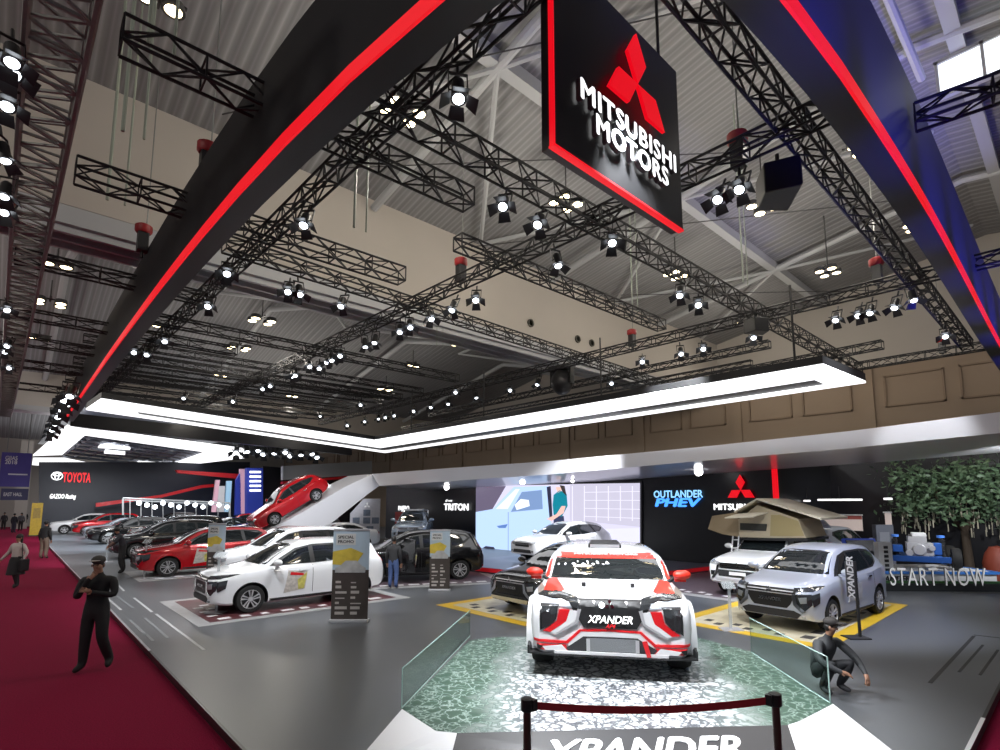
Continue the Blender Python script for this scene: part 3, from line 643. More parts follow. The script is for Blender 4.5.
# hall floodlights in clusters under the roof
def flood(x, y, n, z=11.0, label='cluster of warm round floodlights under the hall roof', group='roof floodlights'):
    p = pz(x, y, z); r = thing('ceiling_floodlight', label, 'floodlight', p, 0, group)
    sp = [(-.28, -.2), (.28, -.2), (-.28, .2), (.28, .2)][:n] if n > 2 else [(-.2, 0), (.2, 0)][:n]
    MB().bb(-.4, .4, -.03, .03, .12, .16).bb(-.03, .03, -.3, .3, .12, .16).tube((0, 0, .15), (0, 0, rf(p.y) - z if p.y < 14 else .8), .02).build('frame', RODS, r)
    for q in sp:
        MB().lathe([(.16, .12), (.19, -.02), (.17, -.02)], (q[0], q[1], 0), n=14).build('housing', RODS, r, True)
        MB().lathe([(.165, -.01), (.001, -.07)], (q[0], q[1], 0), n=14).build('lens', AMBER, r, True)
    return p
FL = [(403, 112, 4), (566, 203, 4), (763, 207, 4), (676, 275, 4), (828, 272, 4), (780, 35, 2), (857, 150, 2), (910, 228, 2), (741, 324, 1), (160, 3, 2)]
FPOS = [flood(*f) for f in FL]
for f in [(57, 265, 2), (50, 303, 4), (39, 338, 2), (173, 292, 1), (147, 325, 3), (262, 321, 4), (239, 348, 4), (221, 375, 2), (463, 345, 3), (386, 389, 4), (413, 366, 2), (292, 396, 2)]: FPOS.append(flood(*f, z=9.2, label='cluster of warm floodlights in the far roof bay', group='far roof floodlights'))
# hoists, loudspeakers, slings
CHAINM = mat('chain_steel', (.25, .26, .25), .5, .5); GREENS = mat('green_sling', (.16, .34, .2), .7); REDH = mat('hoist_red', (.28, .01, .012), .5)
hz = {0: 'beside the hanging sign', 1: 'over the middle bay before the cream wall', 2: 'above the light band', 3: 'before the right wall', 4: 'beside the right fascia tip', 5: 'peeking over the left fascia', 6: 'peeking over the far part of the left fascia'}
for k, (x, y) in enumerate(((738, 150), (461, 270), (632, 338), (877, 270), (942, 345), (207, 160), (143, 238))):
    p = pz(x, y, 8.05); r = thing('chain_hoist', 'black and red chain hoist ' + hz[k], 'hoist', p)
    MB().bb(-.1, .1, -.1, .1, -.3, .12).tube((0, 0, -.3), (0, 0, -.45), .03).build('motor', BLACK, r, bevel=.02)
    MB().lathe([(.13, .1), (.16, .14), (.16, .26), (.1, .3)], n=14).build('chain_bag', REDH, r, True)
    MB().path([(.05, 0, .2), (.05, 0, 4.2)], .012, 5).build('chain', CHAINM, r)
for k, (x, y, dz, w_) in enumerate(((126, 95, 4, .05), (355, 200, 4, .05), (350, 60, 4, .05), (742, 260, 4, .035), (632, 290, 4, .035), (545, 60, 4.5, .04), (437, 330, 3.5, .02), (110, 170, 3.5, .05), (152, 0, 4, .05))):
    p = pz(x, y, 8.2); tag(MB().tube((0, 0, -.55), (0, 0, dz), w_ * .5, 6).tube((.25, 0, -.55), (.25, 0, dz), w_ * .35, 6).build('hanging_cable', mat('cable_green_grey', (.3, .34, .28), .6)), 'pale greenish pair of hanging cables from the roof to a truss', 'cable', 'hanging cables').location = p
for k, (x, y, sz, lb_) in enumerate(((779, 187, .5, 'black loudspeaker box hanging near the right fascia'), (562, 382, .62, 'large dark moving-head lamp above the light band bend'), (757, 327, .4, 'dark loudspeaker box under the cross truss joint'))):
    r = thing('loudspeaker' if k != 1 else 'moving_head_lamp', lb_, 'loudspeaker' if k != 1 else 'lamp', pz(x, y, 7.0), .6 + k)
    if k == 1:
        MB().ball((0, 0, 0), .42, (1, 1, 1.2)).build('head', BLACK, r, True); MB().bb(-.5, -.42, -.1, .1, -.1, .5).bb(.42, .5, -.1, .1, -.1, .5).bb(-.5, .5, -.2, .2, .45, .62).build('yoke', BLACK, r)
    else:
        MB().prism([(-sz * .7, -sz * .4, -sz * .4), (sz * .7, -sz * .4, -sz * .4), (sz * .5, sz * .5, -sz * .4), (-sz * .5, sz * .5, -sz * .4)], (0, 0, sz * .9)).build('cabinet', BLACK, r, bevel=.02); MB().bb(-sz * .62, sz * .62, -sz * .43, -sz * .4, -sz * .32, sz * .42).build('grille', PLASTIC, r); MB().tube((0, 0, sz * .5), (0, 0, sz), .03).build('bracket', BLACK, r)
# ------------------------------------------------------------------ back wall, arch, screen
XW = 20.0
struct('wall_stand', MB().bb(XW, XW + .3, 7.6, 34, 0, 4.25), BOOTHB)
w = MB(); w.bb(26, 26.3, -3, 7.6, 0, 4.9); w.bb(XW, 26.3, 7.45, 7.6, 0, 4.3); struct('wall_recess', w, BOOTHB)
AX = 16.6
def PX(x, y): p = pX(x, y, AX); return V((AX, p.y, p.z))
top = [(1040, 406), (1000, 412), (850, 431), (700, 447), (550, 461), (450, 468), (372, 474)]
bot = [(379, 486), (394, 483.5), (450, 481), (550, 474.5), (600, 470), (700, 461), (850, 448), (1000, 433), (1040, 428)]
arch = thing('arch_canopy', 'sweeping white arch canopy over the screen wall that turns down into a ramp', 'arch', PX(372, 474)); o = V(PX(372, 474))
def arcslab(nm, poly, ext, m):
    b = MB().prism([p - o for p in poly], ext); return b.build(nm, m, arch)
q1 = [PX(*p) for p in top]; q2 = [PX(*p) for p in bot]
b = MB(); n = len(top); lower = [PX(*p) for p in ((1040, 428), (1000, 433), (850, 448), (700, 461), (550, 474.5), (450, 481), (379, 486))]
vs = [p - o for p in q1] + [p - o for p in lower] + [p - o + V((3.4, 0, .1)) for p in q1] + [p - o + V((3.4, 0, -.2)) for p in lower]
b.add(vs, [(i, i + 1, n + i + 1, n + i) for i in range(n - 1)] + [(2*n+i, 2*n+i+1, i+1, i) for i in range(n - 1)] + [(n+i, n+i+1, 3*n+i+1, 3*n+i) for i in range(n - 1)] + [(0, n, 3*n, 2*n), (n-1, 2*n-1, 4*n-1, 3*n-1)])
b.build('canopy', WHITEG, arch)
YR = PX(372, 474).y
def PY(x, y): p = pY(x, y, YR); return V((p.x, YR, p.z))
rt, rb = [(372, 474), (345, 487), (289, 520), (262, 533)], [(379, 486), (368, 494), (334, 521), (318, 534)]
b = MB(); vs = [PY(*p) - o for p in rt] + [PY(*p) - o for p in rb]; vs += [v + V((0, 3.2, 0)) for v in vs]
b.add(vs, [(i, i+1, 5+i, 4+i) for i in range(3)] + [(8+i, 8+i+1, i+1, i) for i in range(3)] + [(4+i, 5+i, 13+i, 12+i) for i in range(3)] + [(0, 4, 12, 8), (3, 7, 15, 11)] + [(8+i, 12+i, 13+i, 9+i) for i in range(3)])
b.build('ramp', WHITEG, arch)
RAMP = (PY(345, 487), PY(289, 520))
# LED screen: picture made of flat lit shapes on its face
scr = thing('led_screen', 'big lit video screen showing a pale pickup and a woman in teal', 'screen', pX(560, 520, 19.9)); so = pX(560, 520, 19.9)
def sface(nm, pts, col, k, e=1.35):
    return MB().prism([V((19.9 - .004 * k, pX(x, y, 19.9).y, pX(x, y, 19.9).z)) - so for x, y in pts], (.004, 0, 0)).build(nm, mat('screen_%s' % nm, (.01, .01, .01), .4, emit=e, ecol=col), scr)
MB().prism([V((19.93, pX(x, y, 19.93).y, pX(x, y, 19.93).z)) - so for x, y in ((475, 484), (642, 481), (642, 560), (475, 560))], (.06, 0, 0)).build('cabinet', BLACK, scr)
sface('backdrop', [(476, 486), (640, 483), (640, 558), (476, 558)], (.62, .60, .78), 1)
sface('hall_picture', [(570, 484), (640, 483), (640, 527), (570, 520)], (.52, .5, .62), 2)
for k in range(6): sface('wall_line', [(572 + k * 12, 486), (573 + k * 12, 486), (573 + k * 12, 521), (572 + k * 12, 521)], (.72, .7, .82), 3)
for k in range(4): sface('wall_line', [(585, 492 + k * 8), (640, 491 + k * 9), (640, 491.7 + k * 9), (585, 492.7 + k * 8)], (.75, .73, .85), 3)
sface('dark_corner', [(476, 487), (506, 486), (492, 510), (476, 512)], (.12, .10, .16), 2)
sface('pickup_picture', [(476, 512), (493, 509), (514, 487), (549, 486), (551, 520), (556, 558), (476, 558)], (.45, .62, .92), 4)
sface('windscreen_picture', [(496, 509), (516, 489), (520, 489), (508, 509)], (.75, .8, .95), 5)
sface('door_window_picture', [(511, 512), (522, 492), (542, 490), (543, 509)], (.18, .28, .5), 5)
sface('door_mirror_picture', [(515, 505), (521, 499), (529, 500), (530, 506), (517, 510)], (.85, .9, 1), 6)
sface('door_seam_picture', [(508, 512), (509.2, 512), (509, 556), (508, 556)], (.3, .42, .68), 5)
sface('wheel_arch_picture', [(476, 558), (478, 551), (486, 546), (494, 547), (501, 558)], (.03, .03, .06), 5)
sface('badge_picture', [(497, 526), (508, 524), (506, 528), (499, 528)], (.1, .2, .5), 5)
sface('door_edge_picture', [(547, 487), (551, 486), (553, 520), (550, 520)], (.02, .02, .05), 6)
sface('woman_top', [(554, 495), (560, 490), (567, 494), (568, 506), (562, 517), (554, 515), (553, 505)], (.0, .2, .28), 7)
sface('woman_face', [(556, 487), (561, 487), (562, 491), (558, 493)], (.8, .5, .42), 7)
sface('woman_arm', [(562, 506), (566, 506), (564, 513), (552, 521), (547, 519), (557, 514)], (.8, .48, .42), 8)
sface('woman_hair', [(560, 485), (565, 486), (567, 496), (563, 492)], (.03, .02, .02), 8)
sface('woman_trousers', [(554, 515), (564, 516), (566, 532), (554, 532)], (.03, .04, .1), 7)
sface('road_picture', [(556, 530), (640, 528), (640, 558), (556, 558)], (.68, .68, .85), 2)
# wall lettering and lamps
def WT(x, y, X=19.9): return frame3((X, pX(x, y, X).y, pX(x, y, X).z), (0, -1, 0), (0, 0, 1))
BLUEN = mat('blue_neon', (.2, .5, 1), emit=1.6, ecol=(.05, .3, 1)); BLUEW = mat('blue_white_neon', (.5, .8, 1), emit=1.5, ecol=(.25, .6, 1))
t = text('wall_lettering', 'OUTLANDER', .50, BLUEW, WT(677.5, 494), bold=.012, fit=(pX(653, 495, 19.9).y - pX(702, 495, 19.9).y, .30)); tag(t, 'blue-lit word OUTLANDER on the black wall', 'lettering')
t = text('wall_lettering', 'PHEV', .62, BLUEN, WT(677.5, 502.5), bold=.03, shear=.2, fit=(pX(654, 495, 19.9).y - pX(701, 495, 19.9).y, .36)); tag(t, 'bold blue neon letters PHEV on the black wall', 'lettering')
t = text('wall_lettering', 'TRITON', .62, WHTLED, WT(456, 507), bold=.03, fit=(pX(444, 507, 19.9).y - pX(469, 507, 19.9).y, .42)); tag(t, 'white lit word TRITON on the black wall left of the screen', 'lettering')
t = text('wall_lettering', 'all new', .3, WHTLED, WT(449, 500.5), bold=.006, fit=(.7, .16)); tag(t, 'small white lit words all new on the black wall', 'lettering')
lg = thing('wall_emblem', 'red three-diamond emblem with white letters on the black wall', 'emblem', pX(741, 490, 19.92))
for k in range(3):
    a = radians(90 + 120 * k); d = V((0, -cos(a), sin(a))); q = V((0, -cos(a + pi / 2), sin(a + pi / 2))); r = .56; c = V((0, 0, .0))
    MB().prism([c, c + d * r * .5 + q * r * .29, c + d * r, c + d * r * .5 - q * r * .29], (-.06, 0, 0)).build('diamond', REDLED, lg)
text('lettering', 'MITSUBISHI', .34, WHTLED, frame3((-.04, .2, -.62), (0, -1, 0), (0, 0, 1)), lg, bold=.012, fit=(1.7, .24))
p0, p1 = pX(774, 466, 19.9), pX(774, 500, 19.9)
tag(MB().bb(-.06, 0, -.09, .09, p1.z - 1.6, p0.z).build('led_bar', REDLED), 'vertical red light bar on the black wall beside the emblem', 'light bar').location = (19.95, p0.y, 0)
for k, (x, y) in enumerate(((447, 487), (523, 481), (699, 471), (573, 480.5))):
    p = pX(x, y, 18.6); r = thing('wall_spotlight', 'bright round spotlight under the white arch ' + ('above the word TRITON', 'above the middle of the screen', 'right of the screen above the blue letters', 'small, above the right part of the screen')[k], 'spotlight', p)
    s_ = 1 if k != 3 else .5
    MB().lathe([(.1 * s_, .18), (.13 * s_, -.02)], n=14).tube((0, 0, .1), (0, 0, .5), .02).build('housing', BLACK, r, True); MB().ball((-.03, 0, -.03), .15 * s_).build('lens', mat('strong_lamp', (1, 1, 1), emit=8), r, True)
# show podium under the screen
pf = [hp(*q, 0) for q in ((452, 566), (472, 572), (520, 577), (668, 577), (708, 572), (735, 566))]
pd = thing('screen_podium', 'low dark podium with a red front edge under the big screen', 'podium', pf[2]); po = pf[2]
poly = [p - po for p in pf] + [V((19.88, pf[-1].y + .4, 0)) - po, V((19.88, pf[0].y, 0)) - po]
MB().prism([p + V((0, 0, .0)) for p in poly], (0, 0, .2)).build('deck', mat('podium_grey', (.09, .09, .12), .3), pd)
b = MB()
for a, c in zip(pf, pf[1:]):
    d = (c - a).normalized(); nn = V((d.y, -d.x, 0)); nn = nn if nn.x < 0 else -nn
    b.prism([a - po + nn * .02 + V((0, 0, .06)), c - po + nn * .02 + V((0, 0, .06)), c - po + nn * .02 + V((0, 0, .19)), a - po + nn * .02 + V((0, 0, .19))], -nn * .03)
b.build('red_edge', mat('red_edge', (.5, .01, .02), .4, emit=.15, ecol=(1, .02, .03)), pd)
# ------------------------------------------------------------------ race car podium
ZP = .25
GRAVEL = bpy.data.materials.new('gravel_print'); GRAVEL.use_nodes = True
nt = GRAVEL.node_tree; bs = nt.nodes['Principled BSDF']; bs.inputs['Roughness'].default_value = .35
N = nt.nodes.new; LK = nt.links.new
tc = N('ShaderNodeTexCoord'); nz = N('ShaderNodeTexNoise'); nz.inputs['Scale'].default_value = 5; nz.inputs['Detail'].default_value = 3
LK(tc.outputs['Object'], nz.inputs['Vector'])
va = N('ShaderNodeVectorMath'); va.operation = 'MULTIPLY_ADD'; va.inputs[1].default_value = (.38, .38, .38); LK(nz.outputs['Color'], va.inputs[0]); LK(tc.outputs['Object'], va.inputs[2])
def vor(sc, st):
    v = N('ShaderNodeTexVoronoi'); v.feature = 'DISTANCE_TO_EDGE'; v.inputs['Scale'].default_value = sc; LK(va.outputs['Vector'], v.inputs['Vector'])
    r = N('ShaderNodeValToRGB')
    while len(r.color_ramp.elements) < len(st): r.color_ramp.elements.new(.5)
    for e_, (p_, c_) in zip(r.color_ramp.elements, st): e_.position = p_; e_.color = c_ + (1,)
    LK(v.outputs['Distance'], r.inputs['Fac']); return r
r1 = vor(6.5, [(0, (.05, .055, .065)), (.07, (.14, .155, .17)), (.15, (.66, .69, .7)), (.4, (.85, .87, .88))])
r2 = vor(6.5, [(0, (.30, .38, .34)), (.03, (.15, .22, .185)), (.08, (.045, .09, .065)), (.5, (.03, .065, .045))])
n2 = N('ShaderNodeTexNoise'); n2.inputs['Scale'].default_value = 1.3; LK(tc.outputs['Object'], n2.inputs['Vector'])
sp = N('ShaderNodeSeparateXYZ'); LK(tc.outputs['Object'], sp.inputs['Vector'])
ab = N('ShaderNodeMath'); ab.operation = 'ABSOLUTE'; LK(sp.outputs['Y'], ab.inputs[0])
m1 = N('ShaderNodeMath'); m1.operation = 'MULTIPLY_ADD'; m1.inputs[1].default_value = .9; LK(n2.outputs['Fac'], m1.inputs[0]); LK(ab.outputs[0], m1.inputs[2])
mr = N('ShaderNodeMapRange'); mr.inputs['From Min'].default_value = 1.3; mr.inputs['From Max'].default_value = 2.05; LK(m1.outputs[0], mr.inputs['Value'])
mx = N('ShaderNodeMix'); mx.data_type = 'RGBA'; LK(mr.outputs['Result'], mx.inputs['Factor']); LK(r1.outputs['Color'], mx.inputs['A']); LK(r2.outputs['Color'], mx.inputs['B']); LK(mx.outputs['Result'], bs.inputs['Base Color'])
pc = hp(610, 668, ZP); RDIR = V((-.79, -.613, 0)).normalized(); RROT = heading(RDIR.x, RDIR.y)
# deck in its own frame: local x runs back from the front edge, local y across
gp = [hp(*q, ZP) for q in ((402, 709), (436, 731), (457, 733), (788, 725), (800, 721), (833, 704), (752, 652), (692, 636), (500, 637), (470, 640))]
pod = thing('race_podium', 'raised podium printed with white gravel and green grass under the rally car', 'podium', (pc.x, pc.y, 0), RROT)
Mi = (Matrix.Translation((pc.x, pc.y, 0)) @ Matrix.Rotation(RROT, 4, 'Z')).inverted()
def pl(p, z=None): q = Mi @ V(p); return V((q.x, q.y, q.z if z is None else z))
MB().prism([pl(p, .0) for p in gp], (0, 0, ZP)).build('deck', GRAVEL, pod)
def rampface(top2, bot2, m, nm):
    a, b_ = [pl(p) for p in top2]; c, d = [pl(p) for p in bot2]
    bb_ = MB(); bb_.add([a, b_, d, c, V((a.x, a.y, 0)), V((b_.x, b_.y, 0))], [(0, 1, 2, 3), (0, 3, 4), (1, 5, 2), (3, 2, 5, 4)]); return bb_.build(nm, m, pod)
fl = [hp(*q, 0.005) for q in ((345, 775), (440, 800), (812, 800), (905, 760))]
rampface((gp[2], gp[3]), (fl[1], fl[2]), mat('podium_black', (.03, .03, .034), .4), 'front_ramp')
b = MB(); Lc = [pl(gp[0]), pl(gp[1]), pl(gp[2]), pl(fl[1]), pl(fl[0])]; b.add(Lc, [(0, 1, 2, 3, 4)]); b.build('white_corner', WHITEM, pod)
b = MB(); Rc = [pl(gp[3]), pl(gp[4]), pl(gp[5]), pl(fl[3]), pl(fl[2])]; b.add(Rc, [(0, 1, 2, 3, 4)]); b.build('white_corner', WHITEM, pod)
# ramp lettering lies in the ramp plane
ta, tb = hp(530, 752, .2), hp(738, 752, .2); rmid = (gp[2] + gp[3]) / 2; fmid = (fl[1] + fl[2]) / 2
upv = (rmid - fmid).normalized(); rv = (gp[3] - gp[2]).normalized()
tx = text('lettering', 'XPANDER', .42, mat('white_print', (.8, .8, .8), .5), Mi @ frame3(mixp(rmid, fmid, .36) + V((0, 0, .012)) + rv * .16, rv, upv), pod, bold=.014, shear=.25, fit=((hp(737, 742, .2) - hp(535, 742, .2)).length, .34), ext=.004)
GLASS = bpy.data.materials.new('clear_glass'); GLASS.use_nodes = True; gb = GLASS.node_tree.nodes['Principled BSDF']
gb.inputs['Base Color'].default_value = (.75, .92, .85, 1); gb.inputs['Transmission Weight'].default_value = 1; gb.inputs['Roughness'].default_value = .02; gb.inputs['IOR'].default_value = 1.1; gb.inputs['Specular IOR Level'].default_value = .8
GEDGE = mat('glass_edge', (.35, .5, .46), .2)
def glass(label, a, c, h):
    r = thing('glass_barrier', label, 'glass barrier', a); d = V(c) - V(a); d.z = 0; L = d.length; u = d.normalized(); nn = V((-u.y, u.x, 0)) * .012; U = V((0, 0, 1))
    MB().prism([V((0, 0, 0)), u * L, u * L + U * h, U * h], nn).build('pane', GLASS, r)
    b = MB(); b.tube(U * h + nn / 2, u * L + U * h + nn / 2, .008, 5); b.tube(nn / 2, U * h + nn / 2, .008, 5); b.tube(u * L + nn / 2, u * L + U * h + nn / 2, .006, 5); b.tube(nn / 2, u * L + nn / 2, .012, 5); b.build('edge', GEDGE, r)
    return r
glass('low clear glass barrier on the left edge of the gravel podium', hp(402, 708, ZP), hp(470, 636, ZP), .42)
glass('low clear glass barrier on the right edge of the gravel podium beside the crouching man', hp(831, 703, ZP), hp(752, 652, ZP), .5)
# belt barrier
st = thing('belt_barrier', 'dark belt barrier with a red tape across the front of the podium', 'belt barrier', (0, 0, 0)); BR = mat('post_brown', (.07, .035, .032), .3, .3)
pa, pb = hp(527, 700, 1.02), hp(775, 695, 1.02)
st.location = (pa.x, pa.y, 0); d = pb - pa
for k, q in enumerate((V((0, 0, 0)), V((d.x, d.y, 0)))):
    b = MB(); b.lathe([(.03, 0.02), (.03, .96)], (q.x, q.y, 0), n=14); b.build('post', BR, st, True)
    MB().lathe([(.17, 0), (.17, .02), (.05, .05), (.03, .06)], (q.x, q.y, 0), n=20).build('base', BLACK, st, True)
    MB().lathe([(.04, .94), (.048, .95), (.048, 1.03), (.03, 1.04), (.001, 1.04)], (q.x, q.y, 0), n=14).box((q.x + d.normalized().x * .045 * (1 - 2 * k), q.y + d.normalized().y * .045 * (1 - 2 * k), .985), (.05, .05, .08)).build('cap', BLACK, st, True)
b = MB(); n = 16
for k in range(n):
    t0, t1 = k / n, (k + 1) / n; f = lambda t: V((d.x * t, d.y * t, .985 - .10 * 4 * t * (1 - t) * .55)); a, c = f(t0), f(t1); z = V((0, 0, .028))
    nn = V((-d.y, d.x, 0)).normalized() * .003
    b.prism([a - z, c - z, c + z, a + z], nn)
b.build('belt', mat('belt_red', (.33, .01, .02), .6), st)
# ------------------------------------------------------------------ floor graphics
def mat_mesh(label, x0, x1, y0, y1, edge, inner, extra=None, name='floor_graphic', rz=0):
    c = V(((x0 + x1) / 2, (y0 + y1) / 2, 0)); r = thing(name, label, 'floor graphic', c, rz); hx, hy = (x1 - x0) / 2, (y1 - y0) / 2
    MB().bb(-hx, hx, -hy, hy, .001, .006).build('border', edge, r); rr = random.Random(int(x0 * 10)); b = MB().bb(-hx + .28, hx - .28, -hy + .28, hy - .28, .006, .009)
    for k in range(9):
        x = -hx + .5 + k * (2 * hx - 1) / 9; b.bb(x, x + rr.uniform(.15, .34), -hy + .42, -hy + .62, .009, .012, 1)
        if k < 6: b.bb(-hx + .4 + (k % 2) * .2, -hx + .6 + (k % 2) * .2, -hy + .9 + k * .3, -hy + 1.05 + k * .3, .009, .012, 1)
    b.build('print', [inner, mat('print_dark', (.05, .045, .04), .5) if extra is None else extra], r); return r
YEL = mat('yellow_print', (.75, .48, .03), .35); YELI = mat('pale_yellow_print', (.62, .56, .4), .35, var=.4, vscale=3); WHP = mat('white_print_floor', (.38, .38, .38), .35, var=.2, vscale=4); REDPF = mat('red_print', (.10, .03, .035), .35, var=.5, vscale=5)
mat_mesh('yellow floor graphic under the silver car', 10.6, 16.6, 3.25, 6.3, YEL, YELI)
mat_mesh('yellow floor graphic under the black car behind the rally car', 8.0, 13.6, 8.0, 11.1, YEL, YELI)
mat_mesh('white and red floor graphic under the near white car', 3.05, 8.1, 12.4, 16.2, WHP, REDPF, WHITEM)
mat_mesh('white edged floor graphic under the black car with the open door', 8.0, 12.9, 13.4, 17.2, WHP, mat('grey_red_print', (.10, .07, .085), .4, var=.5), WHITEM, rz=radians(-25))
mat_mesh('pale floor graphic under the white car with the roof tent', 13.9, 19.4, 6.3, 9.9, WHP, mat('grey_red_print', (.10, .07, .085), .4, var=.5), WHITEM)
mat_mesh('pale floor graphic under the red car', 3.3, 9.3, 20.6, 24, WHP, mat('grey_print', (.3, .31, .33), .35), WHITEM)
# brushed floor arrows / vent slots let into the platform
SLOT = mat('floor_slot', (.015, .015, .016), .6); SLW = mat('floor_slot_white', (.6, .62, .64), .4)
for k, (a, c, m, wd) in enumerate((((930, 683), (974, 636), SLOT, .05), ((974, 635), (1000, 638), SLOT, .03), ((959, 672), (983, 645), SLOT, .035), ((980, 675), (998, 650), SLOT, .035))):
    p, q = hp(*a, 0), hp(*c, 0); dd = (q - p).normalized(); nn = V((-dd.y, dd.x, 0)) * wd / 2
    tag(MB().prism([p - nn, q - nn, q + nn, p + nn], (0, 0, .004)).build('floor_slot', m), 'dark narrow slot lines in the grey platform at the right', 'floor slot', 'floor slots at the right')
rnd = random.Random(3)
for k, (a, c) in enumerate((((117, 584), (124, 591)), ((134, 598), (152, 612)), ((156, 614), (204, 650)), ((107, 598), (121, 610)), ((117, 596), (133, 608)), ((130, 620), (146, 635)), ((145, 618), (168, 638)), ((146, 634), (153, 641)))):
    p, q = hp(*a, 0), hp(*c, 0); dd = (q - p).normalized(); nn = V((-dd.y, dd.x, 0)) * .025
    tag(MB().prism([p - nn, q - nn, q + nn, p + nn], (0, 0, .004)).build('floor_marking', SLW if k < 4 else mat('floor_line_grey', (.25, .27, .29), .4)), 'thin pale line marked on the grey platform near the red carpet', 'floor marking', 'lines near the carpet edge')
# ------------------------------------------------------------------ banners and signs
BROWN = mat('banner_brown', (.06, .048, .042), .5, var=.3, vscale=5); SKYB = mat('banner_sky', (.42, .52, .6), .5, var=.25, vscale=2); YELB = mat('banner_yellow', (.6, .45, .06), .5, var=.4, vscale=5); GREYB = mat('banner_grey', (.45, .45, .44), .5, var=.4, vscale=7)
def banner(label, base, w, h, ang, dark=1):
    r = thing('banner_stand', label, 'banner', base, ang)
    MB().bb(-w / 2 - .02, w / 2 + .02, -.09, .09, 0, .06).build('base', SILVER, r, bevel=.01); MB().tube((0, .05, .06), (0, .05, h), .012).build('pole', SILVER, r)
    MB().bb(-w / 2, w / 2, -.02, .02, h - .02, h + .015).build('rail', SILVER, r)
    MB().bb(-w / 2, w / 2, -.009, -.004, h * .56, h - .03).build('sky_print', SKYB, r)
    MB().add([(-w / 2, -.012, h * .62), (w * .1, -.012, h * .60), (w * .34, -.012, h * .74), (0, -.012, h * .80), (-w / 2, -.012, h * .76)], [(0, 1, 2, 3, 4)]).build('yellow_print', YELB, r)
    MB().add([(x * w, -.013, h * (z * 1.3 - .12)) for x, z in ((-.42, .5), (.4, .5), (.42, .54), (.3, .56), (.16, .6), (-.14, .6), (-.28, .56), (-.42, .54))], [tuple(range(8))]).build('car_print', GREYB, r)
    MB().bb(-w * .42, w * .12, -.014, -.01, h * .83, h * .955).build('title_print', mat('banner_white', (.6, .6, .58), .5), r)
    for w_, z_ in (('SPECIAL', .918), ('PROMO', .868)): text('lettering', w_, h * .05, mat('ink', (.04, .04, .04), .6), frame3((-w * .15, -.016, h * z_), (1, 0, 0), (0, 0, 1)), r, bold=.003, ext=.002, fit=(w * .44, h * .034))
    b = MB().bb(-w / 2, w / 2, -.004, .004, .06, h); rr = random.Random(5)
    for k in range(7):
        for j in range(2): b.bb(-w * .4 + j * w * .42, -w * .4 + j * w * .42 + rr.uniform(.1, .34) * w, -.006, -.003, h * (.08 + k * .056), h * (.08 + k * .056 + rr.choice((.012, .024, .03))), 1)
    b.build('cloth', [BROWN, mat('banner_text', (.5, .46, .42), .5)], r); return r
FB = -YAW
banner('tall brown and sky-blue promo banner stand in front of the white car', hp(349, 622, 0), .78, 1.93, FB)
banner('promo banner stand beside the black car with the open door', hp(439.5, 591, 0), .58, 1.72, FB)
banner('narrow promo banner stand in front of the red car', hp(214, 584, 0), .55, 1.85, FB)
ACRY = mat('acrylic', (.62, .68, .7), .1, alpha=.35)
def plinth(label, base, h, ang, txt=None):
    r = thing('info_stand', label, 'info stand', base, ang)
    MB().bb(-.2, .2, -.15, .15, 0, .025).build('base', SILVER if not txt else PLASTIC, r, bevel=.005)
    if txt:
        MB().bb(.06, .1, -.02, .02, .02, h + .35).build('post', PLASTIC, r); MB().bb(-.1, .06, -.015, .015, .75, h + .35).build('panel', mat('sign_black', (.05, .05, .055), .35), r)
        text('lettering', txt, .17, WHITEM, frame3((-.02, -.018, h * .5 + .58), (0, 0, 1), (-1, 0, 0)), r, bold=.006, shear=.2, ext=.003)
        text('lettering', 'PANDER', .0001, WHITEM, frame3((0, 0, .5), (0, 0, 1), (-1, 0, 0)), r) if False else None
    else:
        MB().bb(-.03, .03, -.01, .01, .025, h).build('post', ACRY, r)
        MB().box((0, .03, h + .06), (.26, .012, .19), M=Matrix.Rotation(-.9, 3, 'X')).build('sheet', ACRY, r)
    return r
plinth('slim clear info stand at the nose of the near white car', hp(216, 613, 0), 1.25, FB)
plinth('slim clear info stand at the nose of the red car', hp(144, 578, 0), 1.15, FB)
plinth('slim dark sign post reading XPANDER beside the silver car', hp(856, 638, 0), 1.05, FB, 'XPANDER')
plinth('slim clear info stand on the yellow graphic left of the silver car', hp(731, 630, 0), .8, FB)
plinth('slim clear info stand near the black cars at the far aisle', hp(106, 562, 0), 1.1, FB)
# ------------------------------------------------------------------ right-hand corner: planter with lettering, chassis, tree, counter
a, c = hp(862, 591, 0), hp(1012, 592, 0); pr = thing('planter', 'low dark planter with white lettering START NOW on its front', 'planter', a); u = (c - a); Lp = u.length; u = u.normalized(); nb = V((u.y, -u.x, 0)); nb = nb if nb.x > 0 else -nb
MB().prism([V((0, 0, 0)), u * Lp, u * Lp + nb * .22, nb * .22], (0, 0, .22)).build('box', mat('planter_black', (.02, .022, .024), .5), pr)
MB().prism([V((0, 0, .22)) + nb * .03, u * Lp + nb * .03 + V((0, 0, .22)), u * Lp + nb * .19 + V((0, 0, .22)), nb * .19 + V((0, 0, .22))], (0, 0, .05)).build('turf', mat('turf', (.03, .1, .03), .9, bump=.6, bscale=60, var=.5, vscale=25), pr)
tz = 0.36 + .02
ct = hp(938, 584, 0) - a; ct.z = 0
text('lettering', 'START NOW', .74, mat('white_letters', (.8, .8, .8), .4, emit=.3), frame3(u * (Lp * .505) - nb * .06 + V((0, 0, .42)), u, (0, 0, 1)), pr, bold=-.004, spacing=1.15, fit=(Lp * .64, .5), ext=.02)
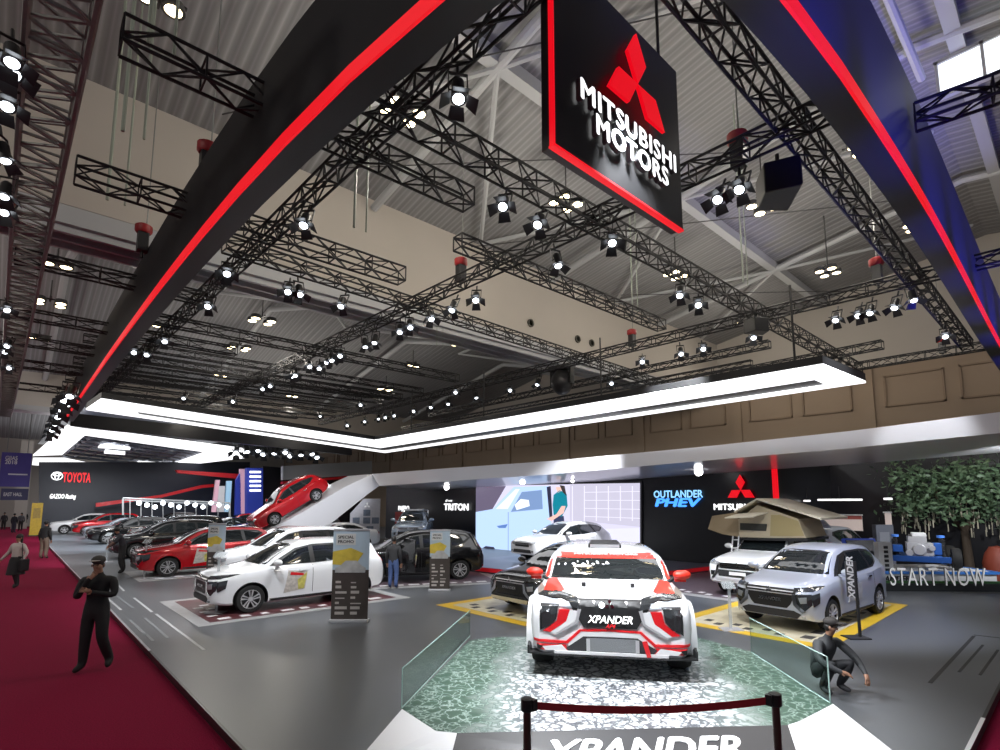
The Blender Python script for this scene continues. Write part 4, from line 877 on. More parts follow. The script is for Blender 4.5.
# white display deck behind the letters, with the blue engine chassis on it
dk = thing('display_deck', 'white display deck with blue edge carrying the bare chassis', 'deck', a + u * (Lp * .5) + nb * 1.55 , atan2(u.y, u.x))
MB().bb(-1.3, 2.0, -1.2, .9, 0, .5).build('deck', WHITEM, dk, bevel=.03); MB().bb(-1.3, 2.05, -1.25, -1.2, .44, .52).bb(2.0, 2.05, -1.2, .9, .44, .52).build('blue_edge', mat('blue_trim', (.05, .2, .6), .4), dk)
text('lettering', 'XPANDER', .22, PLASTIC, frame3((-1.0, -1.255, .3), (1, 0, 0), (0, 0, 1)), dk, shear=.2, bold=.006)
BLUEC = mat('chassis_blue', (.03, .12, .45), .35, .3)
ch = thing('car_chassis', 'bare car chassis with blue engine and exposed wheels under the tree', 'chassis', a + u * (Lp * .63) + nb * 1.35 + V((0, 0, .5)), radians(-76))
b = MB(); b.bb(-.42, -.3, -.8, 1.2, .28, .4).bb(.3, .42, -.8, 1.2, .28, .4).bb(-.7, .7, -.86, -.72, .25, .42).bb(-.6, .6, .2, .3, .28, .38).bb(-.62, .62, -.15, -.05, .22, .32); b.build('frame', BLUEC, ch, bevel=.01)
b = MB(); b.bb(-.3, .34, -.6, .1, .42, .8); b.bb(-.26, .2, -.55, .0, .8, .98)
for k in range(4): b.lathe([(.05, .98), (.05, 1.04)], (-.18 + k * .12, -.3, 0), n=10)
b.lathe([(.16, -.68), (.18, -.6)], (.0, 0, .6), 'Y', 16); b.lathe([(.1, -.7), (.1, -.6)], (-.25, 0, .5), 'Y', 14); b.lathe([(.08, -.7), (.08, -.6)], (.3, 0, .66), 'Y', 14); b.build('engine', SILVER, ch, bevel=.01)
MB().bb(-.16, .2, -.5, -.1, .98, 1.1).build('engine_cover', WHITEM, ch, bevel=.03)
MB().bb(-.65, -.4, -.5, -.1, .5, .72).bb(.36, .55, -.4, 0, .45, .8).build('battery_box', BLUEC, ch, bevel=.02)
for sx_ in (-1, 1):
    b = MB(); b.tube((sx_ * .62, -.2, .3), (sx_ * .56, -.2, .95), .05, 8)
    for k in range(7): b.lathe([(.07, .55 + k * .05), (.085, .57 + k * .05), (.07, .59 + k * .05)], (sx_ * .58, -.2, 0), n=10)
    b.build('strut', PLASTIC, ch, True); MB().lathe([(.1, .95), (.1, 1.02), (.001, 1.03)], (sx_ * .56, -.2, 0), n=12).build('strut_mount', mat('blue_mount', (.08, .25, .8), .4), ch, True)
    MB().tube((sx_ * .3, -.2, .3), (sx_ * .8, -.2, .33), .05).build('drive_shaft', SILVER, ch)
    for yy in (-.2, 1.0):
        tm, rm = wheel_meshes(.33, 'road'); t = link('wheel', tm, ch); t.location = (sx_ * .88, yy, .33); t.rotation_euler = (0, 0, -pi / 2 if sx_ > 0 else pi / 2); link('rim', rm, t)
# tree with leaf cards and hanging paper strips
tr = thing('indoor_tree', 'large leafy tree with pale strips hanging from its branches', 'tree', hp(966, 578, 0) + V((1.9, .1, 0))); to = tr.location.copy()
b = MB(); b.tube((0, 0, 0), (.08, .05, 1.5), .16, 10, .12); br = [(0.9, .4, 2.6), (-.8, .7, 2.8), (.2, -.9, 2.7), (-.5, -.6, 3.0), (.6, 1.3, 3.0), (0, .2, 3.6)]
for q in br: b.tube((.08, .05, 1.45), q, .07, 8, .025)
b.build('trunk', mat('bark', (.09, .065, .045), .8, bump=.5), tr, True)
rr = random.Random(11); lf = MB()
ends = [V(q) for q in br] + [V((rr.uniform(-1.3, 1.3), rr.uniform(-1.6, 1.7), rr.uniform(2.1, 3.7))) for _ in range(60)]
for c_ in ends:
    for k in range(70):
        p = c_ + V((rr.gauss(0, .30), rr.gauss(0, .32), rr.gauss(0, .24))); a1 = V((rr.gauss(0, 1), rr.gauss(0, 1), rr.gauss(-.3, .7))).normalized(); a2 = a1.orthogonal().normalized(); a2 = (a2 + a1.cross(a2) * rr.uniform(-1, 1)).normalized(); s_ = rr.uniform(.07, .13)
        lf.add([p - a1 * s_, p + a2 * s_ * .5, p + a1 * s_ * 1.1, p - a2 * s_ * .5], [(0, 1, 2, 3)])
lf.build('foliage', mat('leaf_green', (.12, .2, .11), .45, var=.5, vscale=4), tr)
b = MB()
for k in range(150):
    p = V((rr.uniform(-1.5, 1.3), rr.uniform(-1.8, 1.8), rr.uniform(1.3, 2.2))); h_ = rr.uniform(.12, .28); b.box(p, (.035, .012, h_), rz=rr.uniform(0, 3)); b.tube(p + V((0, 0, h_ / 2)), p + V((0, 0, h_ / 2 + .3)), .003, 4)
o_ = b.build('hanging_strips', mat('paper_strip', (.5, .47, .36), .6), tr); o_['kind'] = 'stuff'
p = pX(992, 556, 23); tag(MB().lathe([(.36, -1.2), (.4, -.6), (.32, -.3), (.2, -.1), (.001, -.05)], n=18).build('round_pot', mat('terracotta_red', (.22, .04, .02), .6), smooth=True), 'reddish rounded pot at the right edge behind the chassis', 'pot').location = (23.4, p.y - .1, 1.2)
# blue-topped white counter, grey pillar stack, lit shelves
p = hp(866, 586, 0); ct = thing('counter', 'white counter with a tilted blue-framed screen behind the silver car', 'counter', p, -YAW)
MB().bb(-.28, .36, -.25, .35, 0, .85).build('body', WHITEM, ct, bevel=.02)
MB().box((-.05, .0, 1.12), (1.0, .08, .62), M=Matrix.Rotation(-.45, 3, 'X')).build('screen_frame', mat('blue_frame', (.05, .1, .55), .4, emit=.12), ct); MB().box((-.05, -.045, 1.14), (.86, .03, .5), M=Matrix.Rotation(-.45, 3, 'X')).build('screen', GLASSD, ct)
p = a + u * 1.0 + nb * .5; ps = thing('spec_pillar', 'pale grey perforated pillar left of the chassis deck', 'pillar', p, -YAW)
MB().bb(-.2, .2, -.1, .1, 0, 1.35).build('body', mat('pillar_grey', (.5, .5, .5), .5), ps); b = MB()
for k in range(9): b.bb(-.05, .07, -.115, -.1, .12 + k * .13, .2 + k * .13)
b.build('hole', BLACK, ps)
p = pX(884, 545, 22.5); ps = thing('spec_pillar', 'tall slate-grey display pillar against the dark recess', 'pillar', (22.5, p.y, 0), -YAW)
MB().bb(-.3, .3, -.1, .1, 0, 1.75).build('body', mat('slate', (.13, .14, .17), .5), ps); MB().bb(-.2, .14, -.11, -.1, 1.0, 1.5).build('panel', mat('slate_light', (.22, .23, .26), .5), ps)
for k, (x0, x1, y0, y1, lb_) in enumerate(((816, 863, 515, 531, 'wide lit pale shelf niche in the dark recess wall'), (884.5, 892, 513, 525, 'small lit pale niche right of the tall slate pillar'), (885, 892, 541, 546, 'tiny lower lit niche right of the slate pillar'))):
    p, q = pX(x0, y0, 23.95), pX(x1, y1, 23.95); r = thing('wall_niche', lb_, 'niche', (23.98, (p.y + q.y) / 2, q.z)); w_ = abs(p.y - q.y) / 2; h_ = p.z - q.z
    MB().bb(-.03, 0, -w_, w_, 0, h_).build('panel', mat('niche_lit', (.5, .42, .38), .6, emit=.28, ecol=(.75, .62, .58)), r); MB().bb(-.12, 0, -w_ - .03, w_ + .03, h_, h_ + .05).build('shelf', mat('niche_shelf', (.5, .5, .5), .5), r)
    if k == 0: MB().bb(-.05, -.03, -w_, w_, h_ * .75, h_).build('red_band', mat('niche_red', (.4, .1, .08), .5), r)
for k, (x0, x1, y, lb_) in enumerate(((818, 862, 500, 'long thin white lamp strip in the dark recess ceiling'), (804, 810, 501, 'small white lamp left of the lamp strip in the recess'), (884, 892, 499, 'small white lamp strip above the slate pillar'))):
    p, q = pX(x0, y, 22.5), pX(x1, y, 22.5); r = thing('strip_lamp', lb_, 'lamp', (22.5, (p.y + q.y) / 2, p.z)); w_ = abs(p.y - q.y) / 2
    MB().bb(-.06, .06, -w_, w_, -.03, .04).build('tube', mat('strip_white', (1, 1, 1), emit=1.0), r); MB().tube((0, 0, .04), (0, 0, .5), .015).build('hanger', BLACK, r)
# grey poster panel and red kiosk on the left of the wall
p = hp(364, 552, 0); p = V((15.5, pX(364, 552, 15.5).y, 0)); r = thing('poster_panel', 'tall pale grey angled panel with small photos below the arch', 'panel', p, -YAW * .8)
MB().add([(-.85, 0, 0), (.85, 0, 0), (.85, 0, 2.75), (-.1, 0, 2.75), (-.85, 0, 1.9), (-.85, .12, 0), (.85, .12, 0), (.85, .12, 2.75), (-.1, .12, 2.75), (-.85, .12, 1.9)], [(0, 1, 2, 3, 4), (5, 6, 7, 8, 9)] + [(i, (i + 1) % 5, 5 + (i + 1) % 5, 5 + i) for i in range(5)]).build('board', mat('poster_grey', (.33, .33, .37), .5, var=.2), r)
for q in ((-.5, 1.3), (.1, 1.3), (.6, 1.3), (.1, 1.75), (-.5, .8), (.3, .8)): MB().bb(q[0] - .2, q[0] + .2, -.015, 0, q[1], q[1] + .36).build('photo', mat('photo_dark', (.07, .09, .13), .4, var=.6, vscale=8), r)
logo_ = MB()
for k in range(3):
    a_ = radians(90 + 120 * k); d_ = V((cos(a_), 0, sin(a_))); q_ = V((-sin(a_), 0, cos(a_))); c_ = V((.1, -.005, 2.35)); logo_.prism([c_, c_ + d_ * .1 + q_ * .058, c_ + d_ * .2, c_ + d_ * .1 - q_ * .058], (0, -.01, 0))
logo_.build('emblem', WHITEM, r)
p = V((19.2, pX(402, 530, 19.2).y, 0)); r = thing('red_kiosk', 'small red kiosk with wooden shelves by the black wall', 'kiosk', p, -pi / 2)
MB().bb(-.9, .9, 0, .5, 0, 1.9).build('body', mat('kiosk_red', (.4, .03, .02), .5), r); MB().bb(-.4, .8, -.02, 0, .3, 1.6).build('shelf_panel', mat('wood_pale', (.45, .3, .16), .5), r)
for k in range(3): MB().bb(-.4, .8, -.15, -.02, .4 + k * .45, .44 + k * .45).build('shelf', mat('wood_pale', (.45, .3, .16), .5), r)
text('lettering', 'PAJERO', .4, WHTLED, frame3((.2, -.03, 2.15), (1, 0, 0), (0, 0, 1)), r, bold=.02)
# ------------------------------------------------------------------ far stand (second exhibitor)
YT = 58.0
def wall_px(name, pts, Y, th, m, label=None, cat=None, group=None):
    ps = [pY(x, y, Y) for x, y in pts]; o = ps[0]
    ob = MB().prism([p - o for p in ps], (0, th, 0)).build(name, m); ob.location = o
    if label: tag(ob, label, cat, group)
    else: ob['kind'] = 'structure'
    return ob
wall_px('wall_far_stand', [(39, 528), (39, 462), (250, 462), (250, 528)], YT, .4, NAVY)
t = text('wall_lettering', 'TOYOTA', 1.55, mat('red_letters', (1, .03, .04), emit=.9, ecol=(1, .04, .05)), frame3(pY(77, 477.5, YT - .2), (1, 0, 0), (0, 0, 1)), bold=.035, fit=(pY(91, 477, YT).x - pY(63, 477, YT).x, .85)); tag(t, 'red lit word TOYOTA on the far navy wall', 'lettering')
c = pY(57, 476, YT - .2); b = MB()
for rx, rz_ in ((.36, .32), (.12, .31), (.25, .12)):
    n = 28; dz = .14 if rz_ == .12 else 0
    for i in range(n):
        a0, a1 = 2 * pi * i / n, 2 * pi * (i + 1) / n
        b.tube((rx * cos(a0), 0, rz_ * sin(a0) + dz), (rx * cos(a1), 0, rz_ * sin(a1) + dz), .032, 5)
o = b.build('wall_emblem', WHTLED); o.location = c; tag(o, 'white emblem of three interlocking ovals left of the red word', 'emblem')
t = text('wall_lettering', 'GAZOO Racing', .72, WHTLED, frame3(pY(63, 497, YT - .2), (1, 0, 0), (0, 0, 1)), bold=.02, shear=.2, fit=(pY(76, 477, YT).x - pY(50, 477, YT).x, .5)); tag(t, 'small white lettering on the far navy wall under the red word', 'lettering')
wall_px('red_beam', [(176, 470), (240, 474), (240, 479), (178, 473)], 52, .5, REDF, 'red slanted beam at the top of the far stand', 'beam')
for k, pts in enumerate(([(96, 503), (160, 495), (160, 497.5), (96, 507)], [(160, 495), (202, 485), (214, 484), (214, 487), (202, 488), (160, 498)])):
    wall_px('red_band', pts, 56, .3, REDF, ('long red band rising across the lower far navy wall', 'red band turning level near the coloured pillars')[k], 'band')
PINK = mat('pink_banner', (.75, .45, .55), .5, emit=.2); LBL = mat('light_blue_banner', (.4, .65, .85), .5, emit=.25); DBL = mat('deep_blue_panel', (.02, .04, .3), .5, emit=.1, ecol=(.05, .1, .8))
for pts, m, lb_ in (([(212, 512), (216, 480), (220, 480), (216, 512)], PINK, 'slim pink leaning banner, leftmost of the far coloured pillars'), ([(217, 512), (219, 486), (225, 486), (224, 512)], WHITEM, 'white banner between the pink and pale blue far banners'),
                    ([(225, 512), (227, 481), (232, 481), (230, 512)], LBL, 'pale blue banner in the group of far coloured pillars'), ([(235, 518), (236, 480), (241, 472), (241, 518)], DBL, 'deep blue pillar beside the tall pink banner'), ([(241, 518), (240, 469), (247, 469), (246, 518)], PINK, 'tall pink banner beside the blue lettered wall')):
    wall_px('banner_pillar', pts, 50, .3, m, lb_, 'pillar')
wall_px('blue_wall', [(247, 522), (247, 468), (263, 468), (263, 522)], 49, .6, DBL, 'deep blue wall panel with white lines of lettering', 'wall panel')
wall_px('black_wall', [(263, 528), (263, 466), (360, 474), (360, 528)], 49.5, .5, BOOTHB, 'black far wall behind the red car on the ramp', 'wall panel')
for k in range(5): wall_px('sign_line', [(250, 471 + k * 4.6), (261, 471 + k * 4.6), (261, 473 + k * 4.6), (250, 473 + k * 4.6)], 48.8, .1, WHTLED, 'short white lit line of lettering on the blue wall panel', 'lettering', 'lettering lines on the blue panel')
wall_px('grey_fascia', [(283, 480), (283, 466), (372, 461), (372, 474)], 47, .5, PALEG, 'grey slanted fascia above the red car on the ramp', 'fascia')
wall_px('red_line', [(283, 484), (283, 481.5), (365, 474.5), (365, 477)], 46.8, .5, REDF, 'red line along the grey fascia above the ramp car', 'band')
t = text('wall_lettering', 'MIRAGE', .8, WHTLED, frame3(pY(326, 487, 46.6), (1, 0, 0), (0, 0, 1)), bold=.03); tag(t, 'small white lit word on the black wall right of the ramp car', 'lettering')
# lit ceiling of the far stand
zT = pY(67, 430, 36).z
wall_px('stand_fascia', [(72, 413), (70, 426), (352, 455), (352, 443)], 34.6, .4, BOOTHB, 'long black fascia beam below the white light band', 'fascia')
LC = thing('lit_ceiling', 'white lit ceiling frame of the far stand with grey grid inside', 'ceiling light', hp(67, 428, zT)); lo = hp(67, 428, zT)
for nm, pts in (('light_panel', [(67, 427), (60, 432), (246, 458), (246, 450)]), ('light_panel', [(67, 427), (90, 431), (62, 455), (33, 456)]), ('light_panel', [(246, 450), (246, 458), (196, 464), (168, 466), (205, 453)]), ('light_panel', [(33, 459), (64, 459), (110, 468), (108, 471), (32, 465)]), ('light_panel', [(138, 462), (240, 469), (240, 472), (136, 465)]), ('light_panel', [(100, 446), (130, 448.5), (130, 450), (98, 448)]), ('light_panel', [(105, 451), (125, 453), (125, 455), (104, 453.5)])):
    MB().prism([hp(*q, zT) - lo for q in pts], (0, 0, .12)).build(nm, LEDW, LC)
b = MB()
for k in range(9):
    a, c = hp(88 - k * 3, 434 + k * 3.2, zT), hp(225 - k * 9, 455 + k * 1.6, zT); b.tube(a - lo + V((0, 0, .3)), c - lo + V((0, 0, .3)), .12, 5)
for k in range(9):
    a, c = hp(100 + k * 13, 437 + k * 2, zT), hp(62 + k * 13, 459 + k * 1.3, zT); b.tube(a - lo + V((0, 0, .35)), c - lo + V((0, 0, .35)), .1, 5)
b.build('grid', mat('grid_grey', (.25, .26, .3), .5), LC)
MB().prism([hp(*q, zT) - lo + V((0, 0, 1.2)) for q in ((70, 428), (246, 452), (170, 464), (36, 458))], (0, 0, .1)).build('roof_panel', NAVY, LC)
# railing frame with lamps in front of the far wall
r = thing('lamp_rail', 'grey frame rail hung with small round lamps before the far wall', 'rail', pz(170, 535, 0)); ro = V(r.location)
b = MB(); y_ = 46
P2 = lambda x, y: pY(x, y, y_) - ro
b.path([P2(123, 515), P2(123, 498), P2(230, 503), P2(230, 522)], .06, 5); b.path([P2(123, 500), P2(230, 505)], .04, 5)
for x in range(130, 230, 11): b.path([P2(x, 499 + (x - 123) * .05), P2(x, 520)], .035, 4)
b.build('frame', PALEG, r)
for k, x in enumerate(range(139, 228, 8)): MB().ball(P2(x, 503 + (k % 3) * 2), .16, n=8, m=6).build('lamp', COOL, r, True)
# banner and signs on the left
p = pY(17, 470, 60); r = thing('hanging_banner', 'purple exhibition banner hanging above the far end of the red aisle', 'banner', p)
p0, p1 = pY(2, 452, 60) - p, pY(29, 487, 60) - p
MB().bb(p0.x, p1.x, 0, .06, p1.z, p0.z).build('cloth', mat('banner_purple', (.05, .035, .22), .6, emit=.08), r)
for w_, k_ in (('GIIAS', .68), ('2018', .44)): text('lettering', w_, 1.0, WHITEM, frame3((p0.x * .4, -.03, p0.z * k_), (1, 0, 0), (0, 0, 1)), r, bold=.02, fit=((p1.x - p0.x) * .4, .34))
MB().bb(p0.x * .5, p1.x * .8, -.05, 0, p1.z * .3, p1.z * .22).build('logo_line', WHITEM, r); MB().bb(p0.x + .2, p1.x, 0, .06, p1.z - 1.1, p1.z - .15).build('lower_strip', mat('banner_navy', (.03, .03, .1), .6), r)
text('lettering', 'EAST HALL', .55, WHITEM, frame3(((p0.x + p1.x) / 2, -.02, p1.z - .62), (1, 0, 0), (0, 0, 1)), r, bold=.01, fit=((p1.x - p0.x) * .6, .3))
for x in (p0.x + .3, p1.x - .3): MB().tube((x, .03, p0.z), (x, .03, p0.z + 4), .03).build('hanger', CHAINM, r)
p = hp(41, 540, 0); r = thing('sign_board', 'yellow sign board standing at the far edge of the aisle', 'sign', (1.75, p.y + 8, -.1), 0); MB().bb(-.34, .34, 0, .12, 0, 2.6).build('board', mat('yellow_board', (.5, .33, .02), .5, var=.3), r); MB().bb(-.22, .22, -.02, 0, 1.4, 2.2).build('panel', mat('board_brown', (.3, .2, .03), .5, var=.5), r); MB().bb(-.42, .42, -.1, .25, -.0, .08).build('base', BLACK, r)
tag(MB().bb(-.5, .5, -.5, .5, 0, 9).bb(-.62, .62, -.62, .62, 0, .5).build('hall_column', CREAM), 'cream square hall column at the far end of the aisle', 'column').location = (1.0, 74, -.1)
struct('door_1', MB().bb(-6, -1.5, 79.7, 80, -.1, 5), mat('door_glow', (.8, .85, .9), emit=.5))
# wooden stair/blocks: pale plinths under the far cars
# ------------------------------------------------------------------ cars
def dup_note(): pass
# rally car
rc, rb_ = car('race', WHITEP, 'white and red rally car facing the front on the gravel podium', (pc.x + RDIR.x * .5, pc.y + RDIR.y * .5), RROT, z=ZP, front='none', name='rally_car', sc=(1, 1, 1.07))
def rpx(X, Y): return (-(X - 508) / 393.0, (725 - Y) / 393.0 / 1.07)
def RF(nm, pts, m, off=.012, both=False, **k):
    pts = [rpx(*p) for p in pts]; patch(rb_, pts, 'front', 1, off, nm, m, rc, **k)
    if both: patch(rb_, mir(pts), 'front', 1, off, nm, m, rc, **k)
GREYF = mat('grey_film', (.30, .32, .35), .3, coat=.5)
RF('cheek_panel', [(165, 300), (200, 285), (355, 372), (345, 388), (250, 372), (160, 368)], GREYF, .010, True)
RF('grille', [(345, 335), (671, 335), (700, 380), (640, 474), (376, 474), (316, 380)], BLACK, .02)
RF('headlight', [(160, 378), (246, 372), (236, 436), (205, 470), (160, 490)], LAMPD, .022, True)
RF('headlight_bezel', [(150, 368), (252, 364), (250, 372), (158, 377), (158, 492), (150, 498)], BLACK, .016, True)
RF('red_slash', [(252, 386), (306, 388), (286, 446), (205, 502), (166, 498), (238, 446)], REDF, .02, True)
RF('white_slash', [(308, 388), (346, 392), (332, 446), (226, 510), (206, 504), (288, 446)], WHITEM, .022, True)
RF('silver_fin', [(346, 380), (364, 384), (346, 452), (232, 518), (226, 511), (334, 446)], SILVER, .03, True)
RF('lower_red_line', [(115, 540), (285, 544), (355, 484), (508, 478), (508, 489), (362, 494), (292, 557), (115, 553)], REDF, .02, True)
RF('lower_white_line', [(292, 557), (362, 494), (508, 489), (508, 516), (372, 518), (300, 572)], WHITEM, .016, True)
RF('bumper_intake', [(284, 578), (374, 518), (642, 518), (738, 572), (716, 594), (300, 594)], PLASTIC, .024)
RF('radiator', [(392, 524), (642, 524), (642, 588), (392, 588)], mat('radiator_grey', (.22, .23, .24), .45, .3, bump=.5, bscale=120), .03)
for x in (388, 632): RF('duct_edge', [(x, 528), (x + 18, 528), (x + 18, 588), (x, 588)], SILVER, .034)
RF('tow_strap', [(664, 530), (688, 526), (706, 602), (686, 606)], REDF, .06)
RF('side_duct', [(132, 562), (284, 562), (296, 592), (136, 590)], REDF, .02, True); RF('duct_white', [(162, 574), (262, 562), (290, 590), (180, 592)], WHITEM, .028, True)
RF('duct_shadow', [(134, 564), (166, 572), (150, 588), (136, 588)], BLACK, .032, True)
b = MB(); z0 = .265
b.prism([V((-.02, -1.06, z0)), V((-.07, -.7, z0)), V((-.07, .7, z0)), V((-.02, 1.06, z0)), V((.26, 1.06, z0)), V((.26, -1.06, z0))], (0, 0, .02)); b.build('splitter', BLACK, rc)
for sd in (-1, 1): MB().prism([V((-.02, sd * 1.05, z0)), V((.26, sd * 1.05, z0)), V((.26, sd * 1.05, z0 + .05)), V((.08, sd * 1.05, z0 + .13)), V((-.02, sd * 1.05, z0 + .1))], (0, sd * .025, 0)).build('end_plate', BLACK, rc)
b = MB(); b.bb(-.05, -.02, -.72, .72, z0 + .022, z0 + .055); b.build('splitter_lip', WHITEM, rc)
# flares over the wheels
for ax in SPECS['race']['axles']:
    for sd in (-1, 1):
        b = MB(); R0 = .42; n = 16; vs = []
        for i in range(n + 1):
            a = pi * (-.06 + 1.12 * i / n)
            for rr_, yy in ((R0, 1.00), (R0 - .0, 1.115), (R0 + .05, 1.12), (R0 + .13, .98)): vs.append((ax + rr_ * cos(a), sd * yy, .37 + rr_ * sin(a)))
        b.add(vs, [(4 * i + j, 4 * i + j + 1, 4 * i + 5 + j, 4 * i + 4 + j) for i in range(n) for j in range(3)]); b.build('wheel_flare', WHITEP, rc, True)
def RT_(nm, pts, m, off=.008, both=False):
    patch(rb_, pts, 'top', 1, off, nm, m, rc)
    if both: patch(rb_, [(a, -y) for a, y in pts], 'top', 1, off, nm, m, rc)
RT_('running_light', [(.02, .40), (.10, .42), (.30, .64), (.52, .90), (.42, .97), (.2, .76), (.04, .56)], LAMPD, .016, True); RT_('drl_strip', [(.10, .52), (.16, .54), (.36, .80), (.30, .82)], LAMPG, .024, True)
RF('running_light_face', [(290, 332), (345, 332), (362, 384), (318, 372)], LAMPD, .03, True)
RT_('hood_stripe', [(.34, .66), (.42, .60), (1.02, .74), (1.04, .88), (.66, .90), (.56, .9)], REDPL, .008, True)
RT_('hood_grey_wedge', [(.46, .98), (.54, .90), (.66, .9), (.95, .97), (.7, 1.01)], mat('olive_film', (.16, .15, .13), .4), .013, True)
for sd in (-1, 1):
    b = MB(); b.tube((.62, sd * .34, 1.0), (.62, sd * .34, 1.05), .03, 8); b.build('hood_pin', BLACK, rc)
# red screen frame and roof band
patch(rb_, [(-.82, 1.275), (.82, 1.275), (.80, 1.335), (-.80, 1.335)], 'front', 1, .012, 'screen_banner', REDPL, rc)
for sd in (-1, 1):
    P_ = lambda p: [(a * sd, z) for a, z in p]
    patch(rb_, P_([(.885, 1.045), (.985, 1.01), (.93, 1.29), (.84, 1.30)]), 'front', 1, .014, 'pillar_film', REDPL, rc)
    patch(rb_, [(.45, .66), (1.4, .70), (4.1, .72), (4.2, .86), (2.6, .80), (1.4, .8)], 'side', sd, .008, 'side_stripe', REDPL, rc)
    b = MB(); b.tube((.98, sd * .82, 1.0), (1.1, sd * .95, 1.06), .03); b.build('mirror_arm', BLACK, rc)
text('lettering', 'MITSUBISHI MOTORS', .068, WHITEM, frame3((1.80, 0, 1.325), (0, -1, 0), (.6, 0, .2)), rc, bold=.003, ext=.003, sx=1.6)
rs = MB(); rs.prism([V((2.3, -.28, 1.37)), V((2.3, .28, 1.37)), V((2.9, .24, 1.40)), V((2.9, -.24, 1.40))], (0, 0, .075)); rs.build('roof_scoop', BLACK, rc, bevel=.015)
MB().bb(2.285, 2.299, -.25, .25, 1.385, 1.435).build('scoop_grille', SILVER, rc)
logo(rb_, rc, 0, .875, .075, CHROME); fronttext(rb_, rc, 'XPANDER', .125, .70, WHTLED, dx=-.04); fronttext(rb_, rc, 'AP4', .07, .625, REDLED, shear=.4, dx=-.04)
MB().ball((-.06, .10, .875), .035).build('badge_glint', COOL, rc, True)  # glowing ball standing in for a bright reflection beside the badge
for sd in (-1, 1): MB().prism([V((1.4, sd * .62, 1.1)), V((2.2, sd * .5, 1.36)), V((2.2, sd * .47, 1.36)), V((1.4, sd * .59, 1.1))], (0, 0, .01)).build('roll_bar', SILVER, rc) if False else None
# silver car
sv, sb_ = car('mpv', SILVP, 'silver car on the yellow floor graphic at the right', (11.45, 4.5), radians(-4), sc=(.95, .97, .92))
patch(sb_, [(1.7, .5), (2.5, .5), (2.55, .85), (1.9, .88)], 'side', -1, .008, 'door_sticker', GREYB, sv)
# white car with the roof tent
pj, pb_ = car('suv', WHITEP, 'white off-road car carrying a beige roof tent', (14.4, 6.45), radians(-2), front='pajero', name='suv', sc=(1, 1, .94))
b = MB(); b.bb(1.9, 4.3, -.58, -.54, 1.82, 1.86).bb(1.9, 4.3, .54, .58, 1.82, 1.86)
for x in (2.0, 2.9, 4.1): b.bb(x, x + .05, -.62, .62, 1.86, 1.9)
b.build('roof_rack', BLACK, pj)
TENT = mat('tent_beige', (.48, .41, .29), .8, bump=.25, bscale=9); TENT2 = mat('tent_tan', (.30, .23, .14), .8, bump=.25, bscale=9); TENTL = mat('tent_pale', (.62, .57, .46), .75, bump=.1)
TX = 15.9; tp0 = pX(770, 538, TX); tn = thing('roof_tent', 'beige pitched tent on the roof of the white off-road car', 'tent', tp0)
def TP(x, y, X=TX): p = pX(x, y, X); return V((X, p.y, p.z)) - tp0
def tsolid(nm, pts, dx, m, x0=TX): return MB().prism([TP(*q, x0) for q in pts], (dx, 0, 0)).build(nm, m, tn)
tsolid('base', [(737, 537), (808, 539), (808, 541.5), (737, 540)], 1.7, BLACK)
tsolid('body', [(738, 538), (738, 520), (757, 505), (798, 519), (806, 538)], 1.7, TENT)
tsolid('side_annex', [(708, 529), (712, 516), (738, 512), (739, 537), (722, 534)], 1.5, TENT2)
fly = MB()
for q0, q1 in (((734, 513), (757, 500)), ((757, 500), (821, 520))):
    a, c = TP(*q0, TX - .25), TP(*q1, TX - .25); fly.prism([a, c, c + V((0, 0, .05)), a + V((0, 0, .05))], (2.3, 0, 0))
fly.build('fly_sheet', TENTL, tn)
a, c = TP(740, 514, TX), TP(768, 513, TX); d_ = V((-.75, .12, -.12)); MB().prism([a, c, c + d_, a + d_], (0, 0, .03)).build('window_awning', TENTL, tn)
tsolid('window', [(740, 530), (740, 523), (767, 524), (766, 531)], .01, mat('mesh_dark', (.03, .03, .025), .8), TX - .02)
tsolid('side_panel', [(770, 536), (771, 515), (780, 515), (798, 521), (804, 536)], .01, mat('tent_ochre', (.36, .29, .14), .8, bump=.2, bscale=9), TX - .02)
b = MB()
for x in (733, 739): a = TP(x, 536, TX - .1); b.tube(a, V((a.x - .5, a.y, -tp0.z + .02)), .02, 6)
a = TP(733, 536, TX - .1); c = TP(739, 536, TX - .1)
for k in range(7):
    t_ = (k + .5) / 7; q = lambda s: V((s.x - .5 * t_, s.y, s.z + (-tp0.z - s.z) * t_)); b.tube(q(a), q(c), .014, 5)
b.build('ladder', SILVER, tn)
# near white car, black ones, and the rest of the stand
w1, wb_ = car('mpv', WHITEP, 'nearest white car on the white and red floor graphic', (3.45, 14.02), 0, sc=(.97, 1, .93))
STK = mat('sticker_yellow', (.55, .5, .12), .5, var=.6, vscale=12); STK2 = mat('sticker_pale', (.5, .46, .42), .5, var=.6, vscale=14)
def sticker(bv, root, m=STK2):
    patch(bv, [(1.62, .40), (2.15, .46), (2.2, .9), (1.72, .96), (1.68, .7)], 'side', -1, .008, 'door_sticker', m, root)
    patch(bv, [(1.98, .46), (2.12, .47), (2.19, .88), (1.95, .7)], 'side', -1, .012, 'sticker_yellow', STK, root)
    patch(bv, [(1.76, .84), (2.1, .8), (2.1, .86), (1.78, .91)], 'side', -1, .012, 'sticker_red', REDF, root)
sticker(wb_, w1)
k1, kb_ = car('mpv', BLACKP, 'black car with its front door open in front of the poster panel', (8.25, 16.5), radians(-25), sc=(1, 1, .94)); sticker(kb_, k1)
dr = MB().prism([V((1.5, -.88, .35)), V((1.5, -.88, 1.0)), V((1.75, -1.3, 1.5)), V((2.0, -1.75, 1.45)), V((2.0, -1.75, .4))], (.03, .03, 0)).build('open_door', BLACKP, k1)
